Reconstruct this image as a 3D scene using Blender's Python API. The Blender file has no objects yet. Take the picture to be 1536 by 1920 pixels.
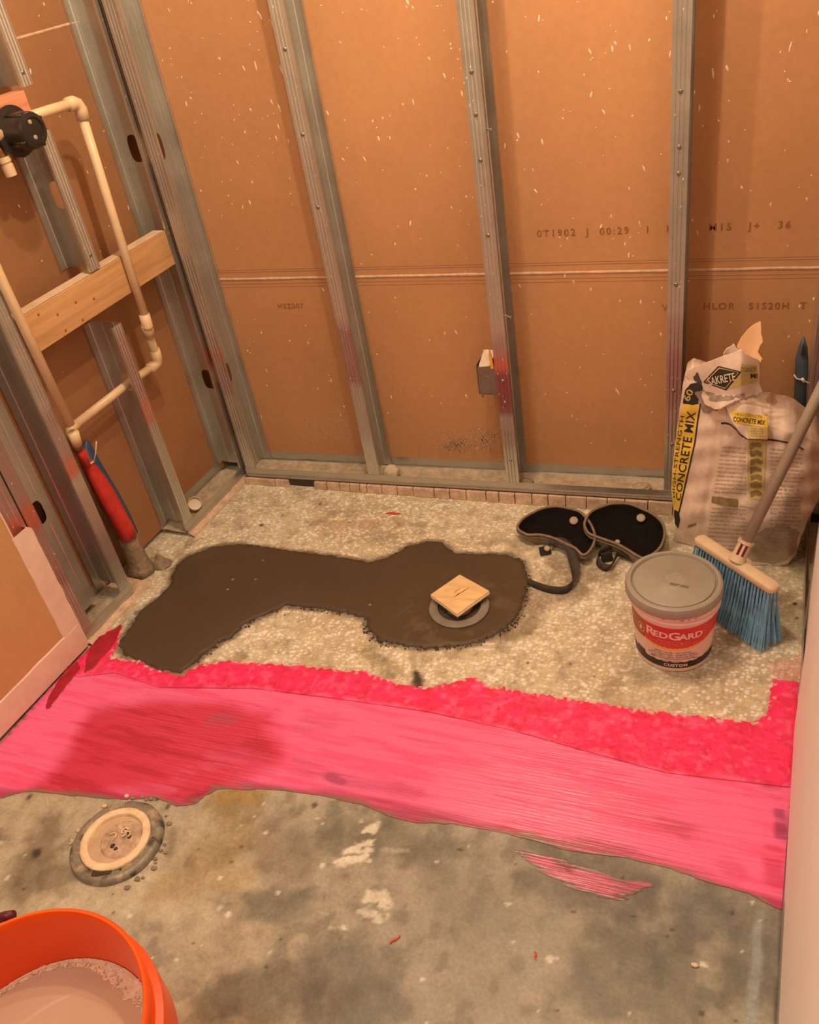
import bpy, bmesh, math, random
import numpy as np
from mathutils import Vector, Matrix
from mathutils import noise as MN
random.seed(7); np.random.seed(7)
S = bpy.context.scene
COL = S.collection
# ------------------------------------------------------------------ camera
F, CX, CY, H = 1650.0, 768.0, 960.0, 1.37
def nrm(v):
    v = np.array(v, float); return v/np.linalg.norm(v)
UP = -nrm((432, -2310, -F))
XA = -nrm((-4368, 335, -F)); XA = nrm(XA-XA.dot(UP)*UP)
YA = np.cross(UP, XA)
R = np.stack([XA, YA, UP])            # camera axes to world axes
CAM = np.array([0, 0, H])
cd = bpy.data.cameras.new('camera'); cam = bpy.data.objects.new('camera', cd); COL.objects.link(cam)
cd.sensor_fit = 'HORIZONTAL'; cd.sensor_width = 36.0; cd.lens = 36.0*F/1536.0; cd.clip_start = 0.02
cam.matrix_world = Matrix([list(R[0])+[0], list(R[1])+[0], list(R[2])+[H], [0, 0, 0, 1]])
S.camera = cam
# ------------------------------------------------------------------ world, exposure, lamps
w = bpy.data.worlds.new('world'); S.world = w; w.use_nodes = True
w.node_tree.nodes['Background'].inputs[0].default_value = (1, .78, .55, 1)
w.node_tree.nodes['Background'].inputs[1].default_value = 0.05
S.view_settings.view_transform = 'Standard'; S.view_settings.look = 'None'
S.view_settings.exposure = 0.0; S.view_settings.gamma = 1.0; S.view_settings.use_curve_mapping = False
LC = (1.0, 0.72, 0.47)
LAMPS = [((-0.48, 1.24, 2.02), 30.0, 0.02), ((-0.72, 1.38, 2.02), 24.0, 0.02)]
for i, (p, e, r) in enumerate(LAMPS):
    l = bpy.data.lights.new('ceiling_bulb', 'POINT'); l.energy = e; l.color = LC; l.shadow_soft_size = r
    o = bpy.data.objects.new('ceiling_bulb', l); o.location = p; COL.objects.link(o)

l = bpy.data.lights.new('fill_light', 'AREA'); l.energy = 14; l.color = (1, .83, .66); l.shape = 'DISK'; l.size = .45  # soft fill added for ambient light, no known fixture there
o = bpy.data.objects.new('fill_light', l); o.rotation_euler = (0, -.25, 0); o.location = (-1.0, .02, 2.15); COL.objects.link(o)
# ------------------------------------------------------------------ geometry helpers
def ray(px, py): return R@np.array([(px-CX)/F, -(py-CY)/F, -1.])
def fl(px, py, z=0.):                       # point of the photograph on the level z
    r = ray(px, py); return CAM+r*((z-H)/r[2])
def pl(px, py, p0, n):
    r = ray(px, py); n = np.array(n, float); return CAM+r*(np.dot(np.array(p0)-CAM, n)/np.dot(r, n))
def py_(px, py, y): return pl(px, py, (0, y, 0), (0, 1, 0))
LD = nrm((.075, .997, 0)); LN = np.array([LD[1], -LD[0], 0]); LP = np.array([-1.40, 1.87, 0])
def LW(s, wd, z):                            # left wall frame: s towards the viewer, wd outward depth
    p = LP-LD*s-LN*wd; return (p[0], p[1], z)
def Lp(px, py, off=0):
    q = pl(px, py, LP-LN*off, LN); return (-float((q-LP).dot(LD)), float(q[2]))
def rx(y): return np.interp(y, [.2, .66, .83, 1.385, 1.85], [.090, .106, .112, .141, .152])        # right wall line
def RW(y, wd, z): return (rx(y)+wd, y, z)
def lerp(a, b, t): return a+(b-a)*t
def lin(c): return tuple((x/255/12.92 if x/255 <= .04045 else ((x/255+.055)/1.055)**2.4) for x in c)
def A(r, g, b, k=1.0):                       # surface colour from a seen colour under the warm lamps
    c = lin((r, g, b)); return tuple(min(.92, v/q*k) for v, q in zip(c, (.85, .62, .42)))

class MB:
    def __init__(s): s.v = []; s.f = []; s.c = []; s.col = (1, 1, 1); s.hascol = False
    def vert(s, p, c=None):
        s.v.append(tuple(float(x) for x in p)); s.c.append(tuple(c) if c is not None else s.col); return len(s.v)-1
    def face(s, *i): s.f.append(tuple(i))
    def box(s, c, h, M=None):
        b = len(s.v)
        for sx in (-1, 1):
            for sy in (-1, 1):
                for sz in (-1, 1):
                    p = Vector((sx*h[0], sy*h[1], sz*h[2]))
                    if M is not None: p = M@p
                    s.vert((p[0]+c[0], p[1]+c[1], p[2]+c[2]))
        for q in ((0, 1, 3, 2), (4, 6, 7, 5), (0, 4, 5, 1), (2, 3, 7, 6), (0, 2, 6, 4), (1, 5, 7, 3)): s.face(*[b+i for i in q])
    def corners(s, P):                       # eight corners: four below, four above
        b = len(s.v)
        for p in P: s.vert(p)
        for q in ((3, 2, 1, 0), (4, 5, 6, 7), (0, 1, 5, 4), (1, 2, 6, 5), (2, 3, 7, 6), (3, 0, 4, 7)): s.face(*[b+i for i in q])
    def ring(s, pts): return [s.vert(p) for p in pts]
    def loft(s, rings, close=True, cap0=True, cap1=True):
        R_ = [s.ring(r) for r in rings]; n = len(R_[0])
        for a, b in zip(R_[:-1], R_[1:]):
            for i in range(n if close else n-1):
                j = (i+1) % n; s.face(a[i], a[j], b[j], b[i])
        if cap0: s.face(*R_[0][::-1])
        if cap1: s.face(*R_[-1])
    def tube(s, pts, r, n=14, caps=True):
        P = [Vector(p) for p in pts]; rr = r if isinstance(r, (list, tuple)) else [r]*len(P)
        rings = []; up = None
        for i, p in enumerate(P):
            t = (P[min(i+1, len(P)-1)]-P[max(i-1, 0)]).normalized()
            if up is None: up = t.orthogonal().normalized()
            up = (up-t*up.dot(t)).normalized(); q = t.cross(up)
            rings.append([p+(up*math.cos(2*math.pi*k/n)+q*math.sin(2*math.pi*k/n))*rr[i] for k in range(n)])
        s.loft(rings, True, caps, caps)
    def lathe(s, prof, c, n=48, axis=None, cap0=True, cap1=True):
        M = Matrix.Identity(3) if axis is None else Vector((0, 0, 1)).rotation_difference(Vector(axis)).to_matrix()
        s.loft([[Vector(c)+M@Vector((r*math.cos(2*math.pi*k/n), r*math.sin(2*math.pi*k/n), z)) for k in range(n)] for r, z in prof], True, cap0, cap1)
    def grid(s, fn, nu, nv):
        b = len(s.v)
        for j in range(nv+1):
            for i in range(nu+1): s.vert(fn(i/nu, j/nv))
        for j in range(nv):
            for i in range(nu):
                a = b+j*(nu+1)+i; s.face(a, a+1, a+nu+2, a+nu+1)
    def mesh(s, name, origin, mat, smooth=False):
        o = Vector(origin)
        m = bpy.data.meshes.new(name); m.from_pydata([tuple(Vector(p)-o) for p in s.v], [], s.f); m.update()
        if s.hascol:
            a = m.color_attributes.new('Col', 'FLOAT_COLOR', 'POINT')
            a.data.foreach_set('color', np.array([tuple(c)+(1,) for c in s.c], np.float32).ravel())
        if smooth: m.polygons.foreach_set('use_smooth', [True]*len(m.polygons))
        if mat: m.materials.append(mat)
        return m
def tag(o, label=None, cat=None, group=None, kind=None):
    if label: o['label'] = label
    if cat: o['category'] = cat
    if group: o['group'] = group
    if kind: o['kind'] = kind
    return o
def empty(name, loc, label=None, cat=None, group=None, kind=None):
    o = bpy.data.objects.new(name, None); o.location = loc; COL.objects.link(o); o.empty_display_size = .02
    return tag(o, label, cat, group, kind)
def worldloc(o):
    v = Vector((0, 0, 0))
    while o is not None: v += o.location; o = o.parent
    return v
def obj(name, mb, mat, parent=None, loc=None, smooth=False, bevel=0, label=None, solid=0, auto=False, fix=True, cat=None, group=None, kind=None):
    org = worldloc(parent) if parent is not None else Vector(loc if loc is not None else (0, 0, 0))
    lc = Vector((0, 0, 0))
    if parent is not None and loc is not None: lc = Vector(loc)-org; org = Vector(loc)
    m = mb.mesh(name, org, mat, smooth)
    if fix:
        bm = bmesh.new(); bm.from_mesh(m); bmesh.ops.recalc_face_normals(bm, faces=bm.faces); bm.to_mesh(m); bm.free()
    if auto: 
        m.polygons.foreach_set('use_smooth', [True]*len(m.polygons)); m.set_sharp_from_angle(angle=math.radians(35))
    o = bpy.data.objects.new(name, m); COL.objects.link(o)
    if parent is not None: o.parent = parent
    o.location = lc if parent is not None else org
    if bevel:
        b = o.modifiers.new('b', 'BEVEL'); b.width = bevel; b.segments = 2; b.limit_method = 'ANGLE'
    if solid:
        b = o.modifiers.new('s', 'SOLIDIFY'); b.thickness = solid; b.offset = 0
    return tag(o, label, cat, group, kind)
# ------------------------------------------------------------------ materials
def mat(name, col=(.5, .5, .5), rough=.6, metal=0., attr=False, n1=(8, .15), n2=None, bump=(60, .1, .002), spec=.5, stretch=None, tint=None, coat=0., rn=0., sss=0., bump2=None):
    m = bpy.data.materials.new(name); m.use_nodes = True; nt = m.node_tree; N = nt.nodes; L = nt.links; b = N['Principled BSDF']
    tc = N.new('ShaderNodeTexCoord'); mp = N.new('ShaderNodeMapping'); L.new(tc.outputs['Object'], mp.inputs[0])
    if stretch: mp.inputs['Scale'].default_value = stretch
    if attr:
        s = N.new('ShaderNodeAttribute'); s.attribute_name = 'Col'; out = s.outputs['Color']
    else:
        s = N.new('ShaderNodeRGB'); s.outputs[0].default_value = tuple(col)+(1,); out = s.outputs[0]
    for k, nn in enumerate((n1, n2)):
        if not nn: continue
        t = N.new('ShaderNodeTexNoise'); t.inputs['Scale'].default_value = nn[0]; t.inputs['Detail'].default_value = 6; t.inputs['Roughness'].default_value = .6
        L.new(mp.outputs[0], t.inputs[0])
        mr = N.new('ShaderNodeMapRange'); mr.inputs[1].default_value = .3; mr.inputs[2].default_value = .7
        mr.inputs[3].default_value = 0 if (tint and k == 0) else 1-nn[1]; mr.inputs[4].default_value = nn[1] if (tint and k == 0) else 1+nn[1]
        L.new(t.outputs[0], mr.inputs[0])
        mx = N.new('ShaderNodeMix'); mx.data_type = 'RGBA'
        if tint and k == 0:
            L.new(mr.outputs[0], mx.inputs[0]); L.new(out, mx.inputs[6]); mx.inputs[7].default_value = tuple(tint)+(1,)
        else:
            mx.blend_type = 'MULTIPLY'; mx.inputs[0].default_value = 1
            L.new(out, mx.inputs[6]); cb = N.new('ShaderNodeCombineColor')
            for q in range(3): L.new(mr.outputs[0], cb.inputs[q])
            L.new(cb.outputs[0], mx.inputs[7])
        out = mx.outputs[2]
        if k == 0 and rn:
            r2 = N.new('ShaderNodeMapRange'); r2.inputs[1].default_value = .3; r2.inputs[2].default_value = .7; r2.inputs[3].default_value = rough-rn; r2.inputs[4].default_value = rough+rn
            L.new(t.outputs[0], r2.inputs[0]); L.new(r2.outputs[0], b.inputs['Roughness'])
    L.new(out, b.inputs['Base Color'])
    if not rn: b.inputs['Roughness'].default_value = rough
    b.inputs['Metallic'].default_value = metal; b.inputs['Specular IOR Level'].default_value = spec; b.inputs['Coat Weight'].default_value = coat
    if sss: b.inputs['Subsurface Weight'].default_value = sss; b.inputs['Subsurface Scale'].default_value = .01
    prev = None
    for bb in (bump, bump2):
        if not bb: continue
        t = N.new('ShaderNodeTexNoise'); t.inputs['Scale'].default_value = bb[0]; t.inputs['Detail'].default_value = 5; L.new(mp.outputs[0], t.inputs[0])
        bp = N.new('ShaderNodeBump'); bp.inputs['Strength'].default_value = bb[1]; bp.inputs['Distance'].default_value = bb[2]
        L.new(t.outputs[0], bp.inputs['Height'])
        if prev: L.new(prev.outputs[0], bp.inputs['Normal'])
        prev = bp
    if prev: L.new(prev.outputs[0], b.inputs['Normal'])
    return m
M = {}
M['kraft'] = mat('kraft_paper', A(206, 134, 78, .78), .62, n1=(2.2, .10), n2=(60, .05), bump=(240, .12, .0006), spec=.35)
M['kraft2'] = mat('kraft_paper_shaded', A(203, 130, 76, .55), .62, n1=(2.2, .14), n2=(60, .05), bump=(240, .12, .0006), spec=.35)  # same paper, the dimness of the side bays put into its colour
M['galv'] = mat('galvanised_steel', attr=True, rough=.38, metal=.75, n1=(9, .08), n2=(160, .05), bump=(300, .04, .0004), rn=.07)
M['steel'] = mat('dark_steel', (.30, .29, .26), .4, metal=.8, n1=(30, .15), bump=(200, .1, .0005))
M['white'] = mat('painted_drywall', (.88, .87, .85), .65, n1=(3, .05), n2=(40, .02), bump=(50, .15, .001))
M['mud'] = mat('joint_compound', (.86, .70, .58), .8, n1=(20, .08), bump=(80, .4, .0015))
M['edge'] = mat('paper_edge', (.66, .46, .32), .8, n1=(60, .2), bump=(120, .3, .0008))
M['fold'] = mat('paper_fold', (.40, .235, .14), .7, n1=(20, .1), bump=(120, .2, .0006))
M['fleck'] = mat('dried_splash', (.92, .80, .62), .7, n1=(90, .12), bump=(200, .3, .001))
M['ink'] = mat('faded_ink', (.31, .14, .065), .8, n1=(300, .55), bump=None)
M['ink_faint'] = mat('very_faded_ink', (.36, .165, .075), .8, n1=(300, .35), bump=None)
M['wood'] = mat('pine_lumber', (.62, .37, .17), .7, n1=(16, .22), n2=(60, .10), bump=(50, .25, .001), stretch=(1, .12, 3))
M['wood2'] = mat('red_pine', (.66, .30, .17), .7, n1=(16, .22), n2=(60, .10), bump=(50, .25, .001), stretch=(1, .12, 3))
M['sill'] = mat('dusty_sill', (.60, .44, .32), .85, n1=(30, .25), n2=(120, .12), bump=(90, .5, .002))
M['cpvc'] = mat('cream_pipe', (.80, .62, .38), .35, n1=(30, .06), bump=(100, .05, .0005))
M['blackp'] = mat('black_plastic', (.025, .022, .02), .28, n1=(40, .2), bump=(150, .08, .0005))
M['brass'] = mat('dark_brass', (.34, .20, .09), .4, metal=.7, n1=(60, .3), bump=(90, .3, .001))
M['redsl'] = mat('red_sleeve', (.62, .045, .035), .42, n1=(30, .25), bump=(40, .35, .003))
M['bluesl'] = mat('blue_sleeve', (.045, .10, .20), .45, n1=(30, .25), bump=(40, .3, .003))
M['bluetube'] = mat('blue_grey_tube', (.075, .105, .145), .45, n1=(30, .2), bump=(40, .3, .003))
M['mortar_old'] = mat('old_mortar', (.30, .235, .165), .9, n1=(25, .3), n2=(110, .2), bump=(60, .8, .006))
M['lump'] = mat('pale_lump', (.62, .52, .37), .85, n1=(30, .25), bump=(50, .8, .006))
M['pvcw'] = mat('white_plastic', (.72, .62, .48), .4, n1=(30, .08), bump=(100, .1, .0005))
M['tie'] = mat('white_tie', (.80, .74, .64), .5, n1=(50, .06), bump=None)
M['concrete'] = mat('concrete_floor', attr=True, rough=.5, n1=(26, .20), n2=(150, .14), bump=(180, .25, .0012), rn=.12, bump2=(14, .2, .004))
M['membrane'] = mat('wet_membrane', attr=True, rough=.22, n1=(5, .07), n2=(14, .07), bump=(7, .6, .0026), stretch=(1.2, 30, 8), rn=.05, spec=.6, bump2=(5, .35, .0012))
M['membrane2'] = mat('stippled_membrane', attr=True, rough=.30, n1=(60, .10), n2=(160, .10), bump=(90, .5, .003), spec=.5, rn=.08, bump2=(240, .3, .0012))
M['mortar'] = mat('wet_mortar', attr=True, rough=.55, n1=(5, .07), n2=(120, .06), bump=(240, .12, .0008))
M['mortar_dk'] = mat('dark_crumbs', A(74, 52, 32, .8), .8, n1=(60, .3), bump=None)
M['grayp'] = mat('grey_pvc', (.24, .22, .185), .5, n1=(30, .18), bump=(80, .3, .001))
M['ply'] = mat('square_top', (.80, .58, .30), .6, n1=(22, .14), n2=(80, .08), bump=(80, .25, .0008), stretch=(.4, 2.2, 1))
M['plye'] = mat('square_edge', (.76, .66, .52), .7, n1=(60, .15), bump=(80, .4, .001))
M['foam'] = mat('black_foam', (.010, .008, .007), .9, n1=(60, .3), bump=(200, .5, .001), spec=.12)
M['binding'] = mat('binding_tape', (.24, .185, .125), .8, n1=(60, .2), bump=(300, .5, .001))
M['webbing'] = mat('grey_webbing', (.055, .046, .038), .75, n1=(60, .25), bump=(400, .6, .001))
M['rivet'] = mat('rivet_plastic', (.42, .35, .26), .5, n1=(50, .12), bump=(100, .2, .001))
M['lid'] = mat('grey_lid', (.34, .32, .27), .42, n1=(10, .08), n2=(60, .04), bump=(150, .08, .0006))
M['pail'] = mat('pink_tinted_pail', (.84, .60, .55), .38, n1=(12, .05), bump=(80, .05, .0005))
M['lred'] = mat('label_red', (.66, .022, .035), .42, n1=(20, .06), bump=None)
M['lyel'] = mat('label_yellow', (.90, .46, .08), .42, n1=(20, .06), bump=None)
M['lblk'] = mat('label_black', (.022, .018, .016), .4, n1=(20, .1), bump=None)
M['lwht'] = mat('label_white', (.88, .66, .60), .42, n1=(20, .05), bump=None)
M['lpink'] = mat('label_pink', (.86, .20, .22), .42, n1=(20, .05), bump=None)
M['lgrey'] = mat('label_grey', (.10, .075, .065), .5, n1=(120, .3), bump=None)
M['lbrn'] = mat('label_brown', (.36, .10, .03), .42, n1=(20, .12), bump=None)
M['lgold'] = mat('label_gold', (.74, .42, .12), .42, n1=(60, .15), bump=None)
M['paint'] = mat('red_paint', (.40, .012, .035), .3, n1=(30, .2), bump=(60, .6, .003))
M['broomw'] = mat('cream_plastic', (.70, .56, .38), .5, n1=(20, .1), bump=(100, .1, .0005))
M['bristle'] = mat('blue_bristle', (.20, .48, .72), .5, n1=(60, .3), bump=None)
M['handle'] = mat('grey_handle', (.37, .31, .25), .45, n1=(14, .12), bump=(100, .1, .0006))
M['bag'] = mat('dusty_paper_bag', (.78, .64, .54), .8, n1=(9, .17), n2=(45, .10), bump=(30, .5, .004), bump2=(160, .3, .001))
M['bagin'] = mat('brown_paper', (.80, .50, .28), .8, n1=(14, .12), bump=(40, .4, .003))
M['byel'] = mat('bag_yellow', (.84, .60, .08), .7, n1=(30, .14), bump=(60, .3, .002))
M['byelp'] = mat('bag_pale_yellow', (.62, .50, .20), .75, n1=(40, .2), bump=(60, .3, .002))
M['bblk'] = mat('bag_black', (.03, .026, .02), .7, n1=(60, .3), bump=None)
M['bgry'] = mat('bag_grey_print', (.50, .41, .34), .8, n1=(120, .25), bump=None)
M['bolv'] = mat('bag_olive_print', (.27, .21, .09), .8, n1=(120, .35), bump=None)
M['bwht'] = mat('bag_white_print', (.78, .70, .56), .75, n1=(60, .15), bump=None)
M['orange'] = mat('orange_plastic', (.95, .115, .006), .32, n1=(6, .08), bump=(60, .05, .0006), sss=.15)
M['water'] = mat('murky_water', (.52, .37, .27), .06, n1=(4, .08), bump=(12, .06, .002))
M['foamy'] = mat('soap_foam', (.74, .54, .40), .25, n1=(60, .15), bump=(160, .9, .003))
M['maroon'] = mat('maroon_plastic', (.12, .012, .02), .5, n1=(30, .2), bump=None)
M['flgd'] = mat('corroded_ring', attr=True, rough=.45, metal=.15, n1=(50, .2), n2=(200, .15), bump=(90, .4, .0015))
M['flgc'] = mat('cream_ring', (.88, .70, .47), .55, n1=(50, .22), bump=(70, .6, .0025))
M['flgc2'] = mat('cream_ring_inside', (.58, .43, .29), .6, n1=(30, .14), bump=(60, .3, .001))
M['plug'] = mat('dirty_plug', (.50, .37, .27), .7, n1=(70, .4), n2=(25, .2), bump=(60, .8, .004))
M['dirtp'] = mat('grey_dust_smudge', (.34, .28, .22), .9, n1=(60, .3), bump=(60, .5, .002))
M['dirtp2'] = mat('brown_dust_smudge', (.42, .34, .25), .9, n1=(30, .3), bump=(60, .5, .002))
M['dirt_shade'] = mat('dirt', (.06, .045, .03), .95, n1=(60, .3), bump=(90, .8, .004))  # near-black for debris, and for shade painted into gaps and holes
M['redbit'] = mat('red_shaving', (.72, .06, .04), .5, n1=(60, .2), bump=None)
M['dusttop'] = mat('pale_wood_top', (.72, .56, .38), .8, n1=(30, .12), bump=(60, .3, .001))
M['dust'] = mat('dusty_track', (.46, .39, .28), .85, n1=(24, .25), n2=(100, .2), bump=(60, .5, .002))
# ------------------------------------------------------------------ field helpers for floor patches
def sdf(poly, X, Y):
    P = np.array(poly); d = np.full(X.shape, 1e9); ins = np.zeros(X.shape, bool)
    for a, b in zip(P, np.roll(P, -1, 0)):
        e = b-a; t = np.clip(((X-a[0])*e[0]+(Y-a[1])*e[1])/(e@e+1e-12), 0, 1)
        d = np.minimum(d, (X-a[0]-t*e[0])**2+(Y-a[1]-t*e[1])**2)
        c = ((a[1] > Y) != (b[1] > Y))
        xi = a[0]+(Y-a[1])*e[0]/(e[1] if abs(e[1]) > 1e-12 else 1e-12)
        ins ^= c & (X < xi)
    return np.where(ins, 1, -1)*np.sqrt(d)
def vnoise(X, Y, sc, seed=0):                # smooth lattice noise, -1..1
    rs = np.random.RandomState(seed); G = rs.rand(257, 257)*2-1
    x = X*sc+50; y = Y*sc+50; xi = np.floor(x).astype(int); yi = np.floor(y).astype(int); fx = x-xi; fy = y-yi
    fx = fx*fx*(3-2*fx); fy = fy*fy*(3-2*fy); xi %= 256; yi %= 256
    return (G[yi, xi]*(1-fx)+G[yi, xi+1]*fx)*(1-fy)+(G[yi+1, xi]*(1-fx)+G[yi+1, xi+1]*fx)*fy
def fbm(X, Y, sc, o=4, seed=0): return sum(vnoise(X, Y, sc*2**k, seed+k)*.5**k for k in range(o))/1.6
def seg(pts, X, Y):                          # distance to an open line
    d = np.full(X.shape, 1e9); P = np.array(pts)
    for a, b in zip(P[:-1], P[1:]):
        e = b-a; t = np.clip(((X-a[0])*e[0]+(Y-a[1])*e[1])/(e@e+1e-12), 0, 1)
        d = np.minimum(d, np.hypot(X-a[0]-t*e[0], Y-a[1]-t*e[1]))
    return d
def ss(a, b, x):
    t = np.clip((x-a)/(b-a), 0, 1); return t*t*(3-2*t)
def patch(x0, x1, y0, y1, h, ffn, zfn, cfn):
    """mesh of the area where ffn>0, its border cut exactly on the contour"""
    xs = np.arange(x0, x1+h, h); ys = np.arange(y0, y1+h, h); X, Y = np.meshgrid(xs, ys); Fv = ffn(X, Y)
    V = []; faces = []; idx = {}
    ny, nx = X.shape
    def gv(i, j):
        k = (i, j)
        if k not in idx: idx[k] = len(V); V.append((xs[j], ys[i], Fv[i, j]))
        return idx[k]
    def ev(i, j, a, b):
        k = ((i, j), (a, b)) if (i, j) < (a, b) else ((a, b), (i, j))
        if k not in idx:
            t = Fv[i, j]/(Fv[i, j]-Fv[a, b]); idx[k] = len(V); V.append((lerp(xs[j], xs[b], t), lerp(ys[i], ys[a], t), 0.))
        return idx[k]
    pos = Fv > 0; cnt = pos[:-1, :-1].astype(int)+pos[1:, :-1]+pos[:-1, 1:]+pos[1:, 1:]
    for i, j in zip(*np.nonzero(cnt)):
        c = [(i, j), (i, j+1), (i+1, j+1), (i+1, j)]
        if cnt[i, j] == 4: faces.append([gv(*q) for q in c]); continue
        out = []
        for a, b in zip(c, c[1:]+c[:1]):
            if pos[a]: out.append(gv(*a))
            if pos[a] != pos[b]: out.append(ev(a[0], a[1], b[0], b[1]))
        if len(out) > 2: faces.append(out)
    V = np.array(V); Z = zfn(V[:, 0], V[:, 1], V[:, 2]); C = cfn(V[:, 0], V[:, 1], V[:, 2])
    mb = MB(); mb.hascol = True; mb.v = [tuple(q) for q in np.stack([V[:, 0], V[:, 1], Z], 1)]; mb.c = [tuple(q) for q in C]; mb.f = [tuple(q) for q in faces]
    return mb
def PW(pts, z=0.): return [tuple(fl(x, y, z)[:2]) for x, y in pts]
def mixc(C, col, m): m = m[..., None]; return C*(1-m)+np.array(col)*m
def blob(X, Y, pp, r, seed=3, soft=.95, amp=.75):
    """soft irregular stain or tone patch round points of the floor"""
    P = PW(pp); d = seg(P, X, Y) if len(P) > 1 else np.hypot(X-P[0][0], Y-P[0][1])
    return ss(1.25, 1.25-soft, d/r+amp*fbm(X, Y, 24, 5, seed))
# ------------------------------------------------------------------ floor
def concrete_col(X, Y, f):
    C = np.tile(np.array(A(172, 146, 112, .68)), X.shape+(1,))
    n = fbm(X, Y, 5, 4, 11); C = mixc(C, A(196, 168, 125, .68), ss(.0, .45, n)*.55)
    n = fbm(X, Y, 8, 6, 21); C = mixc(C, A(112, 102, 78, .62), ss(-.15, .5, n)*.6)
    C = mixc(C, A(206, 172, 126, .70), ss(-.35, -1.0, X)*.6)
    n = fbm(X, Y, 34, 5, 22); C = mixc(C, A(186, 164, 126, .66), ss(.05, .5, n)*.35); C = mixc(C, A(100, 88, 66, .62), ss(.05, .5, -n)*.4)
    for pp, r, c, k in (
        ([(20, 1500), (100, 1530), (60, 1600)], .09, (222, 186, 136), .45), ([(130, 1680), (330, 1690), (420, 1650)], .06, (226, 192, 142), .7),
        ([(440, 1740), (400, 1800)], .07, (200, 165, 120), .5), ([(440, 1530), (420, 1620), (350, 1650)], .07, (176, 132, 70), .55),
        ([(400, 1500), (470, 1490)], .03, (180, 132, 62), .7), ([(100, 1560), (60, 1650), (120, 1640)], .05, (110, 82, 52), .6),
        ([(70, 1600)], .012, (60, 44, 28), .9), ([(480, 1700), (560, 1690)], .035, (104, 96, 72), .6), ([(650, 1560), (800, 1590)], .06, (112, 100, 74), .6),
        ([(640, 1800), (700, 1880)], .06, (104, 96, 74), .6), ([(400, 1880), (520, 1860), (620, 1900)], .05, (92, 76, 52), .6),
        ([(1150, 1820), (1300, 1880)], .09, (98, 92, 70), .6), ([(1000, 1740)], .08, (172, 150, 114), .6), ([(1050, 1650), (1150, 1640)], .07, (96, 84, 66), .6),
        ([(1320, 1700), (1420, 1740)], .05, (110, 104, 84), .5), ([(900, 1700), (850, 1640)], .06, (150, 130, 98), .5),
        ([(520, 1560), (560, 1620)], .05, (150, 122, 88), .5), ([(325, 1560), (318, 1600)], .012, (110, 82, 54), .4)):
        C = mixc(C, A(*c, .62), blob(X, Y, pp, r, int(r*1000)+pp[0][0])*k)
    for poly, k, sd, rot in (([(690, 1546), (712, 1540), (706, 1562), (698, 1596), (680, 1620), (648, 1624), (624, 1622), (640, 1602), (664, 1574)], .95, 5, .12), ([(688, 1672), (722, 1668), (736, 1690), (726, 1722), (706, 1738), (684, 1728), (672, 1706)], .85, 7, .1),
                     ([(604, 1712), (622, 1716), (650, 1730), (646, 1742), (618, 1738)], 1., 8, .1), ([(712, 1590), (760, 1586), (775, 1600), (740, 1606)], .3, 9, .1)):
        P_ = PW(poly); d = sdf(P_, X, Y); Yr = Y-(X)*.35*1
        st_ = vnoise(X*.35, Yr*3.2, 46, sd); m = ss(-.004, .003, d+.006*fbm(X, Y, 90, 4, sd))*ss(-.35, .05, st_+.5*fbm(X, Y, 110, 3, sd))
        C = mixc(C, A(236, 206, 160, .72), m*k)
    # pale chalky strip beside the right wall
    d = X-(rx(Y)-.035); C = mixc(C, A(188, 180, 156, .62), ss(.012, .004, np.abs(d)+.008*fbm(X, Y, 30, 3, 71))*ss(.84, .8, Y)*.55)
    C = mixc(C, A(60, 52, 40, .6), ss(.006, .002, np.abs(X-(rx(Y)-.002)))*.6)
    rs = np.random.RandomState(5)
    for _ in range(150):                     # paint specks and pits
        x = rs.uniform(-1.3, .1); y = rs.uniform(.25, .95); r = rs.uniform(.0008, .0035)
        if r > .0028: r *= 1.3
        d = np.hypot(X-x, (Y-y)*rs.uniform(.6, 1.5))
        C = mixc(C, A(240, 214, 170, .7) if rs.rand() < .5 else A(70, 54, 36, .6), ss(r+.002, r, d)*.8)
    return C
FX0, FX1 = -1.75, 1.0
mb = patch(FX0, FX1, .15, 1.12, .004, lambda X, Y: np.ones(X.shape), lambda X, Y, f: np.full(X.shape, -.0005), concrete_col)
floor = obj('floor', mb, M['concrete'], loc=(0, 0, 0), fix=False, kind='structure')
mb = patch(FX0, FX1, -.95, .15, .03, lambda X, Y: np.ones(X.shape), lambda X, Y, f: np.full(X.shape, -.0005), concrete_col)
obj('floor_slab', mb, M['concrete'], parent=floor, fix=False)
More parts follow.
